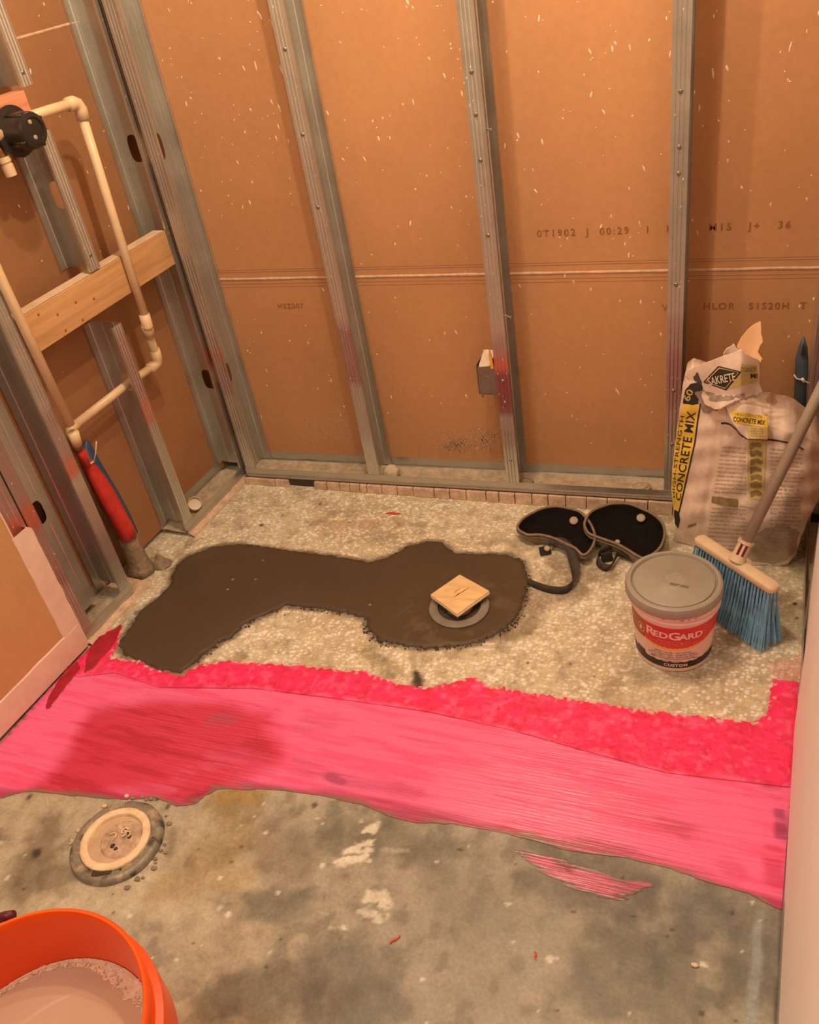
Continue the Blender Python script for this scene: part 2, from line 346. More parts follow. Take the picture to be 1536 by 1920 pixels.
def terr_col(X, Y, f):
    C = np.tile(np.array(A(200, 168, 120, .90)), X.shape+(1,))
    C = mixc(C, A(178, 142, 96, .90), ss(-.1, .5, fbm(X, Y, 8, 4, 31))*.45)
    rs = np.random.RandomState(9)
    # pale stone chips set in a darker matrix
    cell = .009
    gx = np.floor(X/cell).astype(int); gy = np.floor(Y/cell).astype(int); best = np.full(X.shape, 9.); val = np.zeros(X.shape)
    J = np.random.RandomState(3).rand(4, 512, 512)
    for dx in (-1, 0, 1):
        for dy in (-1, 0, 1):
            a = (gx+dx) % 512; b = (gy+dy) % 512
            cx = (gx+dx+.15+.7*J[0][a, b])*cell; cy = (gy+dy+.15+.7*J[1][a, b])*cell
            r = cell*(.18+.42*J[2][a, b]**1.5); d = np.hypot((X-cx), (Y-cy)*(.7+.6*J[3][a, b]))/r
            m = d < best; best = np.where(m, d, best); val = np.where(m, J[3][a, b], val)
    chip = ss(1.15, .75, best)
    C = mixc(C, A(246, 218, 170, .95), chip*(val > .30)*.72*ss(-.6, .2, fbm(X, Y, 14, 3, 33)+.25)); C = mixc(C, A(176, 138, 98, .9), chip*(val < .12)*.6)
    C = mixc(C, A(136, 104, 68, .85), ss(.2, .6, fbm(X, Y, 22, 4, 41))*.45)
    for pp, r, c, k in (
        ([(1000, 1130), (1080, 1100), (1050, 1060), (1110, 1080)], .05, (120, 88, 58), .55), ([(960, 1190), (1000, 1170)], .022, (112, 84, 54), .6),
        ([(600, 945)], .006, (60, 44, 26), .9), ([(530, 966)], .010, (110, 84, 56), .5), ([(720, 975)], .004, (90, 60, 36), .6), ([(655, 980)], .004, (110, 60, 40), .6), ([(490, 985)], .007, (70, 50, 32), .8),
        ([(700, 985), (620, 985)], .03, (170, 110, 76), .35), ([(780, 1262), (785, 1285)], .013, (40, 28, 16), .95), ([(740, 1260), (690, 1220)], .02, (140, 108, 66), .5),
        ([(750, 980), (790, 985)], .012, (150, 108, 70), .5), ([(1450, 1130), (1480, 1180), (1400, 1180)], .05, (150, 122, 84), .45), ([(1480, 1107)], .004, (60, 44, 28), .9),
        ([(1491, 1132)], .004, (60, 44, 28), .9), ([(1495, 1159)], .004, (60, 44, 28), .9), ([(990, 1243)], .003, (50, 36, 22), .9), ([(1070, 1245)], .003, (60, 44, 28), .8), ([(1115, 1268)], .003, (60, 44, 28), .8),
        ([(1180, 1250), (1300, 1275), (1370, 1240)], .03, (150, 122, 84), .4), ([(880, 975), (930, 960)], .04, (200, 160, 112), .3),
        ([(330, 1060), (290, 1110)], .03, (190, 150, 104), .3), ([(960, 1150), (940, 1210)], .02, (120, 92, 58), .5)):
        C = mixc(C, A(*c, .8), blob(X, Y, pp, r, int(r*1000)+pp[0][0])*k)
    # damp rim round the fresh mortar
    d = -sdf(PW(MORT), X, Y); C = mixc(C, A(70, 52, 32, .8), ss(.020, .002, d+.006*fbm(X, Y, 60, 3, 8))*.75)
    d = -sdf(PW(MEMB), X, Y); C = mixc(C, A(205, 60, 66, .8), ss(.018, .0, d+.012*fbm(X, Y, 90, 3, 18)+.006)*.35)
    return C
MORT = [(222, 1212), (240, 1180), (262, 1148), (300, 1120), (318, 1098), (330, 1062), (350, 1045), (400, 1025), (440, 1021), (480, 1024), (540, 1032), (600, 1040), (650, 1046), (690, 1056), (730, 1045), (765, 1025),
        (800, 1016), (830, 1018), (852, 1038), (900, 1040), (950, 1040), (980, 1052), (990, 1085), (985, 1120), (968, 1160), (940, 1185), (900, 1205), (860, 1212), (800, 1216), (750, 1210), (710, 1200), (690, 1180), (686, 1160),
        (650, 1150), (610, 1143), (575, 1140), (540, 1135), (510, 1148), (480, 1160), (455, 1175), (435, 1195), (410, 1208), (385, 1225), (365, 1245), (340, 1262), (300, 1258), (262, 1240), (235, 1228)]
MEMB = [(205, 1180), (228, 1178), (222, 1205), (210, 1234), (262, 1240), (290, 1255), (340, 1266), (375, 1247), (430, 1240), (500, 1245), (560, 1248), (620, 1255), (690, 1262), (740, 1280), (800, 1292), (850, 1280), (890, 1270), (915, 1288),
        (960, 1294), (1010, 1303), (1080, 1312), (1130, 1320), (1180, 1328), (1230, 1335), (1300, 1342), (1370, 1350), (1412, 1354), (1438, 1345), (1446, 1300), (1452, 1265), (1445, 1248), (1455, 1238), (1480, 1235), (1500, 1240), (1506, 1222),
        (1507, 1300), (1495, 1420), (1482, 1560), (1472, 1712), (1435, 1692), (1400, 1676), (1340, 1660), (1290, 1640), (1240, 1625), (1180, 1610), (1100, 1600), (1040, 1588), (985, 1570), (950, 1562), (900, 1553), (850, 1545), (780, 1543), (730, 1530),
        (680, 1510), (600, 1492), (520, 1482), (460, 1480), (405, 1480), (385, 1493), (370, 1505), (330, 1515), (310, 1505), (290, 1497), (240, 1500), (200, 1497), (120, 1490), (60, 1483), (0, 1497), (-60, 1510), (-120, 1540), (-80, 1490), (20, 1370), (120, 1262), (160, 1222)]
mb = patch(-1.58, .24, 1.04, 1.99, .0022, lambda X, Y: np.ones(X.shape), lambda X, Y, f: .0004*fbm(X, Y, 90, 2, 4), terr_col)
obj('terrazzo_floor', mb, M['concrete'], parent=floor, fix=False, label='pale terrazzo shower floor with stone chips')
# wet mortar
mp_ = PW(MORT)
def mcol(X, Y, f):
    C = np.tile(np.array(A(86, 60, 34, .74)), X.shape+(1,))
    C = mixc(C, A(98, 70, 42, .76), ss(-.3, .5, fbm(X, Y, 3, 3, 61))*.6)
    q = np.hypot(X+.587, Y-1.40); C = mixc(C, A(112, 80, 50, .8), ss(.18, .08, q)*ss(-.1, .4, fbm(X, Y, 50, 4, 62))*.6)
    C = mixc(C, A(52, 38, 22, 1.), ss(.008, .0, f)*.7)
    rs = np.random.RandomState(2)
    for _ in range(14):
        x, y = rs.uniform(-1.3, -.5), rs.uniform(1.15, 1.6); C = mixc(C, A(200, 176, 130, .8), ss(.003, .0012, np.hypot(X-x, Y-y)))
    return C
mb = patch(-1.5, -.3, 1.0, 1.8, .003, lambda X, Y: sdf(mp_, X, Y)+.005*fbm(X, Y, 55, 4, 77)+.0025*vnoise(X, Y, 160, 6),
           lambda X, Y, f: .0012+.003*ss(0, .012, f)+.0006*fbm(X, Y, 40, 3, 4)*ss(.16, .1, np.hypot(X+.587, Y-1.40)), mcol)
obj('mortar_patch', mb, M['mortar'], loc=fl(560, 1100), smooth=True, fix=False, label='dark brown wet mortar patch filling a channel in the pale terrazzo', cat='mortar')
# pink membrane
me_ = PW(MEMB)
UPZ = PW([(150, 1270), (215, 1262), (300, 1290), (480, 1292), (640, 1312), (800, 1335), (960, 1370), (1100, 1410), (1250, 1450), (1350, 1462), (1520, 1482)])
def upz(X, Y):
    P = np.array(UPZ); return Y-np.interp(X, P[:, 0], P[:, 1])
LOWE = PW([(0, 1497), (200, 1497), (330, 1515), (400, 1480), (520, 1482), (680, 1510), (850, 1545), (985, 1570), (1180, 1610), (1340, 1660), (1472, 1712)])
def pinkcol(X, Y, f):
    light = np.array(A(255, 92, 116, .95)); deep = A(242, 44, 80, .95); dred = A(214, 38, 56, .92)
    C = np.tile(light, X.shape+(1,))
    streak = fbm(X*.35, Y*3.2+.12*X, 26, 4, 91)
    C = mixc(C, A(244, 56, 88, .9), ss(-.1, .5, streak)*.5)
    u = upz(X, Y); up = ss(-.004, .012, u+.01*fbm(X, Y, 30, 3, 5))
    C = mixc(C, deep, up)
    C = mixc(C, dred, up*ss(.0, .6, fbm(X, Y, 45, 5, 51)+ss(.035, .0, f)*.55-.08)*.6)
    C = mixc(C, A(255, 96, 118, 1.), up*ss(.1, .6, fbm(X, Y, 60, 4, 52))*.4)
    # thin, darker brushed area at the left
    f = mfield(X, Y)
    le = sdf(PW([(165, 1330), (330, 1310), (520, 1330), (520, 1420), (400, 1478), (370, 1510), (60, 1490), (120, 1420)]), X, Y)
    C = mixc(C, A(204, 34, 52, .84), ss(-.03, .03, le+.03*fbm(X, Y, 9, 3, 53))*.85)
    C = mixc(C, A(182, 36, 46, .85), ss(-.02, .03, le+.02*fbm(X*.6, Y*2, 20, 3, 54))*ss(0, .5, streak)*.7)
    # concrete showing through the brush strokes
    for pp, r, c, k in (([(560, 1360), (620, 1350)], .03, (190, 72, 92), .4), ([(400, 1350), (440, 1345)], .02, (150, 76, 84), .45), ([(620, 1458), (640, 1468)], .014, (120, 52, 78), .7), ([(560, 1430), (660, 1465), (780, 1485)], .02, (190, 66, 92), .6),
                        ([(400, 1420), (560, 1440)], .03, (216, 78, 104), .5), ([(250, 1475), (320, 1480), (350, 1450)], .02, (214, 84, 106), .55), ([(1080, 1500), (1180, 1520), (1290, 1560)], .03, (214, 76, 98), .6), ([(1240, 1540), (1280, 1555)], .02, (190, 62, 80), .5),
                        ([(1460, 1520), (1465, 1570)], .012, (120, 34, 62), .7), ([(1460, 1490), (1440, 1480)], .012, (150, 44, 60), .5), ([(1450, 1600), (1455, 1650)], .02, (206, 34, 66), .6), ([(1000, 1480), (1100, 1550)], .03, (220, 100, 118), .5), ([(1360, 1620), (1380, 1640)], .02, (214, 60, 86), .5)):
        d = blob(X*1., Y*1., pp, r, int(r*999)+pp[0][0], .9, .4); C = mixc(C, A(*c, .9), d*k*ss(-.6, .3, fbm(X*.3, Y*4, 40, 3, 55)))
    P = np.array(LOWE); dl = Y-np.interp(X, P[:, 0], P[:, 1])
    C = mixc(C, A(150, 40, 60, .8), ss(.03, .0, dl+.012*fbm(X*.4, Y*3, 26, 3, 56))*.75)
    C = mixc(C, A(150, 112, 82, .66), ss(.010, -.004, f+.012*fbm(X*.35, Y*4, 40, 4, 59))*ss(1.0, .92, Y)*ss(.012, .03, rx(Y)-X)*.85)
    C = mixc(C, A(236, 200, 150, .9), ss(.35, .6, fbm(X, Y, 130, 3, 58)+.5*ss(.012, .0, f)-.1)*ss(.012, .002, f)*ss(.95, 1.0, Y)*ss(.012, .03, rx(Y)-X)*.55)
    # roller line where the fold of the slab shows
    C = mixc(C, A(206, 40, 66, .9), ss(.004, .0, np.abs(u-.001))*ss(0, .4, fbm(X, Y, 12, 3, 57)+.2)*.55)
    return C
def mfield(X, Y): return np.minimum(sdf(me_, X, Y)+(.006*fbm(X, Y, 110, 4, 78)+.004*vnoise(X, Y, 150, 5))*ss(.9, 1.02, Y)+.004*fbm(X*.35, Y*3, 50, 4, 79)*ss(1.0, .9, Y), (rx(Y)-.004)-X)
mb = patch(-1.64, .2, .62, 1.3, .003, lambda X, Y: np.minimum(mfield(X, Y), .0015-upz(X, Y)), lambda X, Y, f: .0009+0*X, pinkcol)
mem = obj('waterproofing_coat', mb, M['membrane'], loc=fl(800, 1420), smooth=True, fix=False, label='wet hot pink waterproofing coat brushed across the whole floor', cat='coating')
mb = patch(-1.64, .2, .9, 1.32, .0026, lambda X, Y: np.minimum(mfield(X, Y), upz(X, Y)), lambda X, Y, f: .0014+.0008*ss(0, .006, mfield(X, Y))*1+.0016*fbm(X, Y, 70, 4, 80)*ss(0, .006, upz(X, Y)), pinkcol)
obj('stippled_coat', mb, M['membrane2'], parent=mem, smooth=True, fix=False, label='thicker stippled deep pink edge of the coat')
SM = PW([(960, 1592), (1030, 1603), (1080, 1622), (1130, 1640), (1170, 1652), (1222, 1655), (1200, 1672), (1160, 1690), (1120, 1688), (1080, 1668), (1030, 1640), (985, 1612)])
def smcol(X, Y, f):
    C = np.tile(np.array(A(196, 74, 92, .8)), X.shape+(1,)); C = mixc(C, A(150, 52, 62, .75), ss(.0, .4, fbm(X*.6, Y*3, 30, 4, 66)))
    C = mixc(C, A(124, 92, 76, .65), ss(.010, .0, f+.004*fbm(X*.4, Y*3, 50, 3, 67))*.9); return C
mb = patch(-.5, .1, .6, .95, .003, lambda X, Y: sdf(SM, X, Y)+.010*fbm(X*.35+Y*.3, Y*4, 45, 3, 68), lambda X, Y, f: .0003+0*f, smcol)
obj('brush_smear', mb, M['membrane'], parent=mem, smooth=True, fix=False, label='thin purplish brush smear below the coat')

# ------------------------------------------------------------------ metal framing
GALV = np.array((.60, .60, .55))
def galv_col(z, paint, rs):
    c = GALV.copy()
    for z0, z1, col, k in paint:
        m = float(ss(z0-.012, z0+.006, np.array(z))*ss(z1+.02, z1-.01, np.array(z)))*k; c = c*(1-m)+np.array(col)*m
    return tuple(c)
ORG = A(228, 120, 84, .8); MAU = (.36, .13, .15); LIL = (.46, .30, .30)
def stud(fn, z0, z1, parent_name, label, group, loc, holes=(), paint=(), screws=(), flip=False, dep=.092, fw=.033, cat='stud'):
    """C stud; fn(a,b,z): a across the flange from the web, b depth behind the front face"""
    mb = MB(); mb.hascol = True
    prof = [(fw, .006), (fw, 0), (fw*.80, 0), (fw*.76, .0012), (fw*.70, 0), (fw*.55, 0), (fw*.51, .0012), (fw*.45, 0), (fw*.30, 0), (fw*.26, .0012), (fw*.20, 0), (0, 0)]
    back = [(0, dep), (fw*.3, dep), (fw*.33, dep-.0015), (fw*.4, dep), (fw, dep), (fw, dep-.006)]
    zs = list(np.arange(z0, z1, .02))+[z1]
    for P in (prof, back):
        prev = None
        for z in zs:
            c = galv_col(z, paint, None) if P is prof else tuple(GALV)
            row = [mb.vert(fn(a, b, z), c) for a, b in P]
            if prev:
                for i in range(len(P)-1): mb.face(prev[i], prev[i+1], row[i+1], row[i])
            prev = row
    cuts = [z0]
    def strip(za, zb):                       # web between two heights, with two stiffening ribs
        bs = [0, .022, .025, .028, .060, .063, .066, dep]; of = [0, 0, .0015, 0, 0, .0015, 0, 0]
        n = max(1, int((zb-za)/.04)); prev = None
        for k in range(n+1):
            z = lerp(za, zb, k/n); row = [mb.vert(fn(o, b, z), tuple(GALV*.97)) for b, o in zip(bs, of)]
            if prev:
                for i in range(len(bs)-1): mb.face(prev[i], prev[i+1], row[i+1], row[i])
            prev = row
    for hz, rw, rh in sorted(holes):
        hh = rh+.012
        strip(cuts[-1], hz-hh); cuts.append(hz+hh)
        angs = sorted(set([2*math.pi*k/36 for k in range(36)]+[math.atan2(sy*hh, sx*dep/2) % (2*math.pi) for sx in (-1, 1) for sy in (-1, 1)]))
        inn, out = [], []
        for a in angs:
            c, s_ = math.cos(a), math.sin(a); e = 3.0
            k = (abs(c/rw)**e+abs(s_/rh)**e)**(-1/e); inn.append(mb.vert(fn(0, dep/2+c*k, hz+s_*k), tuple(GALV)))
            k = min((dep/2)/max(abs(c), 1e-9), hh/max(abs(s_), 1e-9)); out.append(mb.vert(fn(0, dep/2+c*k, hz+s_*k), tuple(GALV)))
        for i in range(len(angs)):
            j = (i+1) % len(angs); mb.face(inn[i], inn[j], out[j], out[i])
    strip(cuts[-1], z1)
    root = empty(parent_name, loc, label, cat, group)
    obj('stud_channel', mb, M['galv'], root, solid=.0009, fix=False)
    r = random.Random(int(z0*977+z1*131+loc[0]*311)); fb = MB()
    for _ in range(int(24*(z1-z0)/1.6)+3):
        s_, z, l = r.uniform(.003, fw-.003), r.uniform(z0+.04, z1-.02), r.uniform(.001, .003)
        fb.face(*[fb.vert(fn(s_+math.cos(a)*.0011, -.0009, z+math.sin(a)*l)) for a in (0, 1.05, 2.1, 3.14, 4.2, 5.24)])
    obj('splash_flecks', fb, M['fleck'], root, fix=False, kind='stuff')
    for z in screws:
        sb = MB(); p = Vector(fn(fw*.5, 0, z)); q = (p-Vector(fn(fw*.5, .01, z))).normalized()
        sb.lathe([(.0045, 0), (.0045, .001), (.003, .0026), (.0012, .003)], p, 12, axis=q)
        sb.tube([Vector(fn(fw*.5, .0012, z)), Vector(fn(fw*.5, .022, z))], .0018, 6)
        obj('screw', sb, M['galv'] if False else M['steel'], root)
    return root
def bw(x0, y0=1.85): return lambda a, b, z: (x0+a, y0+b, z)
def lw(s0): return lambda a, b, z: LW(s0+a, b, z)
ZT = 2.28
def silz(x): return lerp(.020, .036, (x+1.37)/(1.2))
PB = lambda a, b: [(b-.035, b, ORG, .85), (b, b+.06, LIL, .5), (a, b-.04, MAU, .8)]
G = 'metal studs of the back wall'
stud(bw(-1.376), silz(-1.37)+.004, ZT, 'metal_stud', 'galvanised stud of the back wall standing in its left corner', None, (-1.36, 1.85, .02), holes=[(.336, .019, .030), (.948, .019, .032)], paint=[(.40, .43, ORG, .5), (.3, .4, LIL, .4)])
stud(bw(-.978), silz(-.98)+.004, ZT, 'metal_stud', 'galvanised stud of the back wall, the one with a pale lump at its foot', None, (-.96, 1.85, .03), holes=[(1.6, .019, .032)], paint=[(.34, .50, MAU, .55)], screws=(.96, 1.13, .8))
stud(bw(-.579), silz(-.58)+.004, ZT, 'metal_stud', 'galvanised stud of the back wall with the grey electrical box on it', None, (-.56, 1.85, .035), paint=[(.27, .39, MAU, .95), (.392, .425, ORG, .95), (.42, .47, LIL, .6), (.17, .27, LIL, .3)], screws=(.97, 1.05, .88, .72, .36, .30, .13))
stud(bw(-.178), silz(-.178)+.004, ZT, 'metal_stud', 'galvanised stud of the back wall beside the concrete bag, brightest at its top', None, (-.16, 1.85, .04), holes=[(1.45, .019, .032)], paint=[(.22, .52, LIL, .55), (.30, .44, MAU, .4)], screws=(.98, .88, .83, .60, .345, .2))
stud(lw(-.022), .034, ZT, 'metal_stud', 'galvanised stud of the left wall closest to the back corner', None, LW(0, 0, .03), holes=[(.318, .018, .030), (.95, .018, .032)], paint=[(.375, .43, ORG, .7), (.15, .375, LIL, .3)])
stud(lw(.266), .022, .627, 'metal_stud', 'short lower stud below the pine blocking with a pipe through it', None, LW(.28, 0, .02), holes=[(.462, .020, .024)], paint=[(.36, .43, ORG, .6), (.43, .6, LIL, .5)])
stud(lw(.266), .765, 1.068, 'metal_stud', 'short stud piece between the pine blocking and the black valve', None, LW(.28, 0, .76), holes=[(.93, .019, .03)], screws=(.80,))
stud(lw(.266), 1.155, ZT, 'metal_stud', 'stud piece above the red pine valve blocking', None, LW(.28, 0, 1.15), screws=(1.18,))
stud(lw(.548), .030, ZT, 'metal_stud', 'galvanised stud just left of the red sleeve', None, LW(.56, 0, .03), paint=[(.385, .43, ORG, .8), (.43, .55, LIL, .5), (.12, .33, (.42, .33, .26), .4)], screws=())
stud(lw(.700), .030, ZT, 'metal_stud', 'galvanised stud along the edge of the tan drywall', None, LW(.71, 0, .03), holes=[], paint=[(.34, .41, ORG, .9), (.41, .62, LIL, .7), (.18, .34, LIL, .5)])
stud(lw(.738), .030, ZT, 'metal_stud', 'last metal stud at the left edge, half covered by the tan board', None, LW(.76, 0, .03), paint=[(.345, .40, ORG, .9), (.40, .62, LIL, .6)], fw=.060)
# stud turned flat between the two left ones, its punch-out facing the room
def turned(a, b, z): return LW(.618+b, .055+a, z)
stud(turned, .034, ZT, 'metal_stud', 'dark flat-turned stud with an oval punch-out beside the tan drywall', None, LW(.65, .03, .03), holes=[(.334, .016, .030)], paint=[(.12, .30, MAU, .6)], dep=.078)
stud(bw(.122), .040, ZT, 'metal_stud', 'galvanised stud of the back wall in the far right corner', None, (.13, 1.85, .04), paint=[(.36, .52, MAU, .6), (.30, .345, (.6, .55, .45), .6)], screws=(.338,))
# right wall
def rwf(y0): return lambda a, b, z: RW(y0-a, b, z)
stud(rwf(1.845), .030, ZT, 'metal_stud', 'metal stud of the right wall in the back corner behind the bag', None, RW(1.84, 0, .03), paint=[(.33, .50, MAU, .6), (.26, .32, (.6, .55, .45), .5)], screws=(.31,))
stud(rwf(1.475), .030, ZT, 'metal_stud', 'metal stud of the right wall next to the white drywall edge', None, RW(1.46, 0, .03), paint=[(.02, .4, LIL, .4)])
# tracks: a U laid on the sill
def track(fn, s0, s1, z0f, name, label, loc, n=30, hgt=.030, cut=None):
    mb = MB(); mb.hascol = True; mb.col = tuple(GALV*.9)
    P = [(-.0012, 1), (-.0012, .45), (-.0025, .35), (-.0012, .25), (-.0012, 0), (.0935, 0), (.0935, 1)]; prev = None
    for k in range(n+1):
        s = lerp(s0, s1, k/n); row = []
        for b, h in P: row.append(mb.vert(fn(s, b, z0f(s)+h*hgt)))
        if prev:
            for i in range(len(P)-1): mb.face(prev[i], prev[i+1], row[i+1], row[i])
        prev = row
    root = empty(name, loc, label, 'track'); obj('track_channel', mb, M['galv'], root, solid=.0009, fix=False)
    mb = MB(); mb.grid(lambda u, v: fn(lerp(s0, s1, u), lerp(.006, .088, v), z0f(lerp(s0, s1, u))+.0015+.0045*abs(MN.noise(Vector((u*(s1-s0)*28, v*3, s0))))), 90, 8)
    obj('dust', mb, M['dust'], root, smooth=True, fix=False)
    return root
bt = track(lambda s, b, z: (s, 1.85+b, z), -1.378, .235, silz, 'floor_track', 'long galvanised floor track under the back wall studs', (-.6, 1.85, .03))
track(lambda s, b, z: LW(s, b, z), -.005, .30, lambda s: .012, 'floor_track', 'short dusty floor track in the far left corner', LW(.15, 0, .01))
track(lambda s, b, z: LW(s, b, z), .545, 1.9, lambda s: .010, 'floor_track', 'floor track below the tan drywall, pink paint on its end', LW(.62, 0, .01))
track(lambda s, b, z: RW(s, b, z), .46, 1.86, lambda s: .0, 'floor_track', 'floor track under the right wall', RW(1.5, 0, 0))
# ------------------------------------------------------------------ sills
TK = [470, 518, (543, 591), 614, 638, 657, 676, 689, 717, 746, 776, 815, 844, 875, 912, 936, 966, 998, 1028, 1061, 1100, 1139, 1172, 1215, 1262]
sill = empty('sill_strip', (-.6, 1.84, 0), 'tan mortar sill strip scored into short blocks under the back wall track', 'sill')
mb = MB()
mb.corners([(-1.385, 1.846, .0005), (.20, 1.846, .0005), (.20, 1.945, .0005), (-1.385, 1.945, .0005), (-1.385, 1.846, .019), (.20, 1.846, .038), (.20, 1.945, .038), (-1.385, 1.945, .019)])
obj('bed', mb, M['dirt_shade'], sill)
def sx(px): return float(py_(px, lerp(905, 950, (px-470)/790), 1.84)[0])
xs_ = []
prev = sx(462)
for t in TK[1:]:
    if isinstance(t, tuple): xs_.append((prev, sx(t[0]))); prev = sx(t[1])
    else: xs_.append((prev, sx(t))); prev = sx(t)
x = prev
while x < .13: xs_.append((x, x+.045)); x += .045
rs = random.Random(4)
for a, b in xs_:
    g = .0011; zt = silz((a+b)/2)-.0005; yo = 1.8365+rs.uniform(-.0012, .0012); mb = MB()
    mb.corners([(a+g, yo-.002, .0006), (b-g, yo-.002, .0006), (b-g, 1.8455, .0006), (a+g, 1.8455, .0006), (a+g, yo, zt), (b-g, yo+rs.uniform(-.001, .001), zt+.0004), (b-g, 1.8455, zt), (a+g, 1.8455, zt)])
    obj('block', mb, M['sill'], sill, bevel=.0008)
def lsill(s0, s1, label, hz, paint=False):
    n = int((s1-s0)/.01); mb = MB(); prev = None
    for k in range(n+1):
        s = lerp(s0, s1, k/n); q = .004*MN.noise(Vector((s*40, 1.2, s0))); q2 = .003*MN.noise(Vector((s*60, 7.2, s0)))
        row = [mb.vert(LW(s, -.020-q, .0006)), mb.vert(LW(s, -.017-q, hz*.6+q2)), mb.vert(LW(s, -.006-q, hz+q2)), mb.vert(LW(s, .09, hz)), mb.vert(LW(s, .09, .0006))]
        if prev:
            for i in range(4): mb.face(prev[i], prev[i+1], row[i+1], row[i])
        prev = row
    obj('sill_strip', mb, M['sill'], loc=LW((s0+s1)/2, 0, 0), auto=True, label=label, cat='sill')
lsill(.0, .30, 'rough brownish mortar sill in the far left corner', .011)
lsill(.50, .735, 'brownish red mortar sill between the left track and the wet mortar', .009)
# crimson paint run up the sill and drywall foot
def wallpaint(name, poly, off, label, sd):
    P = np.array(poly, float)
    g = patch(P[:, 0].min()-4, P[:, 0].max()+4, P[:, 1].min()-4, P[:, 1].max()+4, 2.5, lambda X, Y: sdf(poly, X, Y)+1.6*fbm(X, Y, .12, 3, sd), lambda X, Y, f: 0*X, lambda X, Y, f: np.ones(X.shape+(3,)))
    mb = MB(); mb.f = [f[::-1] for f in g.f]
    for x, y, _ in g.v:
        q = pl(x, y, LP-LN*off, LN)
        if q[2] < .0032: q = fl(x, y, .0032)
        mb.vert(q)
    obj(name, mb, M['paint'], mem, smooth=True, fix=False, solid=.0005, label=label)
wallpaint('paint_run', [(229, 1169), (212, 1180), (186, 1194), (170, 1212), (162, 1236), (158, 1262), (176, 1252), (196, 1228), (218, 1200)], -.0235, 'crimson paint run up the sill', 3)
wallpaint('paint_smear', [(84, 1330), (92, 1306), (112, 1272), (128, 1250), (144, 1239), (150, 1252), (141, 1264), (112, 1300), (92, 1326)], -.0158, 'crimson paint smear on the board foot', 5)
# ------------------------------------------------------------------ walls
def board(parent, name, fn, s0, s1, z0, z1, thick, m, nz=1):
    mb = MB(); mb.corners([fn(s0, 0, z0), fn(s1, 0, z0), fn(s1, thick, z0), fn(s0, thick, z0), fn(s0, 0, z1), fn(s1, 0, z1), fn(s1, thick, z1), fn(s0, thick, z1)])
    return obj(name, mb, m, parent)
CEIL = 2.35
wb = empty('wall_back', (-.6, 1.944, 0), kind='structure')
BF = lambda s, b, z: (s, 1.9445+b, z)
board(wb, 'drywall_sheet', BF, -1.52, .36, .5965, CEIL, .0127, M['kraft'])
board(wb, 'drywall_sheet', BF, -1.52, .36, .012, .5905, .0127, M['kraft'])
mb = MB(); mb.grid(lambda u, v: BF(lerp(-1.52, .36, u), -.0022*math.sin(math.pi*v)-.0003, .5895+.0075*v+.0012*MN.noise(Vector((u*25, v, 3)))), 200, 4); obj('seam_edge', mb, M['edge'], wb, smooth=True, fix=False, label='pale paper edge along the sheet seam')
for z, h in ((.612, .0014), (.618, .0010), (.5795, .0012), (.571, .001)):
    mb = MB(); mb.corners([BF(-1.5, -.0006, z), BF(.35, -.0006, z), BF(.35, .001, z), BF(-1.5, .001, z), BF(-1.5, -.0006, z+h), BF(.35, -.0006, z+h), BF(.35, .001, z+h), BF(-1.5, .001, z+h)])
    obj('paper_fold', mb, M['fold'], wb)
wl = empty('wall_left', LW(.6, .093, 0), kind='structure')
LB = lambda s, b, z: LW(s, .0935+b, z)
board(wl, 'drywall_sheet', LB, -.09, 2.4, 1.233, CEIL, .0127, M['kraft2']); board(wl, 'drywall_sheet', LB, -.09, 2.4, .012, 1.2275, .0127, M['kraft2'])
mb = MB(); mb.grid(lambda u, v: LB(lerp(-.08, 1.4, u), -.002*math.sin(math.pi*v)-.0003, 1.227+.0065*v), 60, 4); obj('seam_edge', mb, M['edge'], wl, smooth=True, fix=False, label='pale paper edge along the sheet seam')
# near tan drywall with torn edge and joint compound
def edge_s(z): return float(np.interp(z, [0, .2, .4, CEIL], [.786, .786, .786, .800]))+.002*MN.noise(Vector((z*22, 3, 0)))
def nearboard(name, m, w0, w1, lo, hi, zlo, zhi, label=None, n=60):
    """face strip between two s-limits (functions of z)"""
    mb = MB(); prev = None
    for k in range(n+1):
        z = lerp(zlo, zhi, k/n); row = [mb.vert(LW(lo(z), w1, z)), mb.vert(LW(lo(z), w0, z)), mb.vert(LW(hi(z), w0, z)), mb.vert(LW(hi(z), w1, z))]
        if prev:
            for i in range(3): mb.face(prev[i], prev[i+1], row[i+1], row[i])
        else: mb.face(*row)
        prev = row
    mb.face(*prev[::-1]); return mb
M['tan'] = mat('tan_board_face', A(212, 148, 86, .80), .6, n1=(3, .08), n2=(60, .04), bump=(240, .1, .0006))
mb = nearboard('x', None, -.0127, -.001, edge_s, lambda z: 2.4, .010, CEIL, n=200)
nb = obj('drywall_sheet', mb, M['tan'], wl, label='tan finished board at the left edge')
mb = MB(); prev = None
for k in range(71):                           # vertical band, width 4.6 cm, torn at the top
    z = lerp(.012, .372, k/70); a = .737+.0022*MN.noise(Vector((z*30, 0, 5)))+max(0, z-.362)*1.2; wd = .0505-(a-.737)+.0015*MN.noise(Vector((z*25, 3, 5)))
    row = [mb.vert(LW(a, -.0012, z)), mb.vert(LW(a, -.0140, z)), mb.vert(LW(a+wd, -.0148-.0004*MN.noise(Vector((z*40, 1, 1))), z)), mb.vert(LW(a+wd+.003, -.0128, z))]
    if prev:
        for i in range(3): mb.face(prev[i], prev[i+1], row[i+1], row[i])
    prev = row
obj('joint_compound', mb, M['mud'], nb, auto=True)
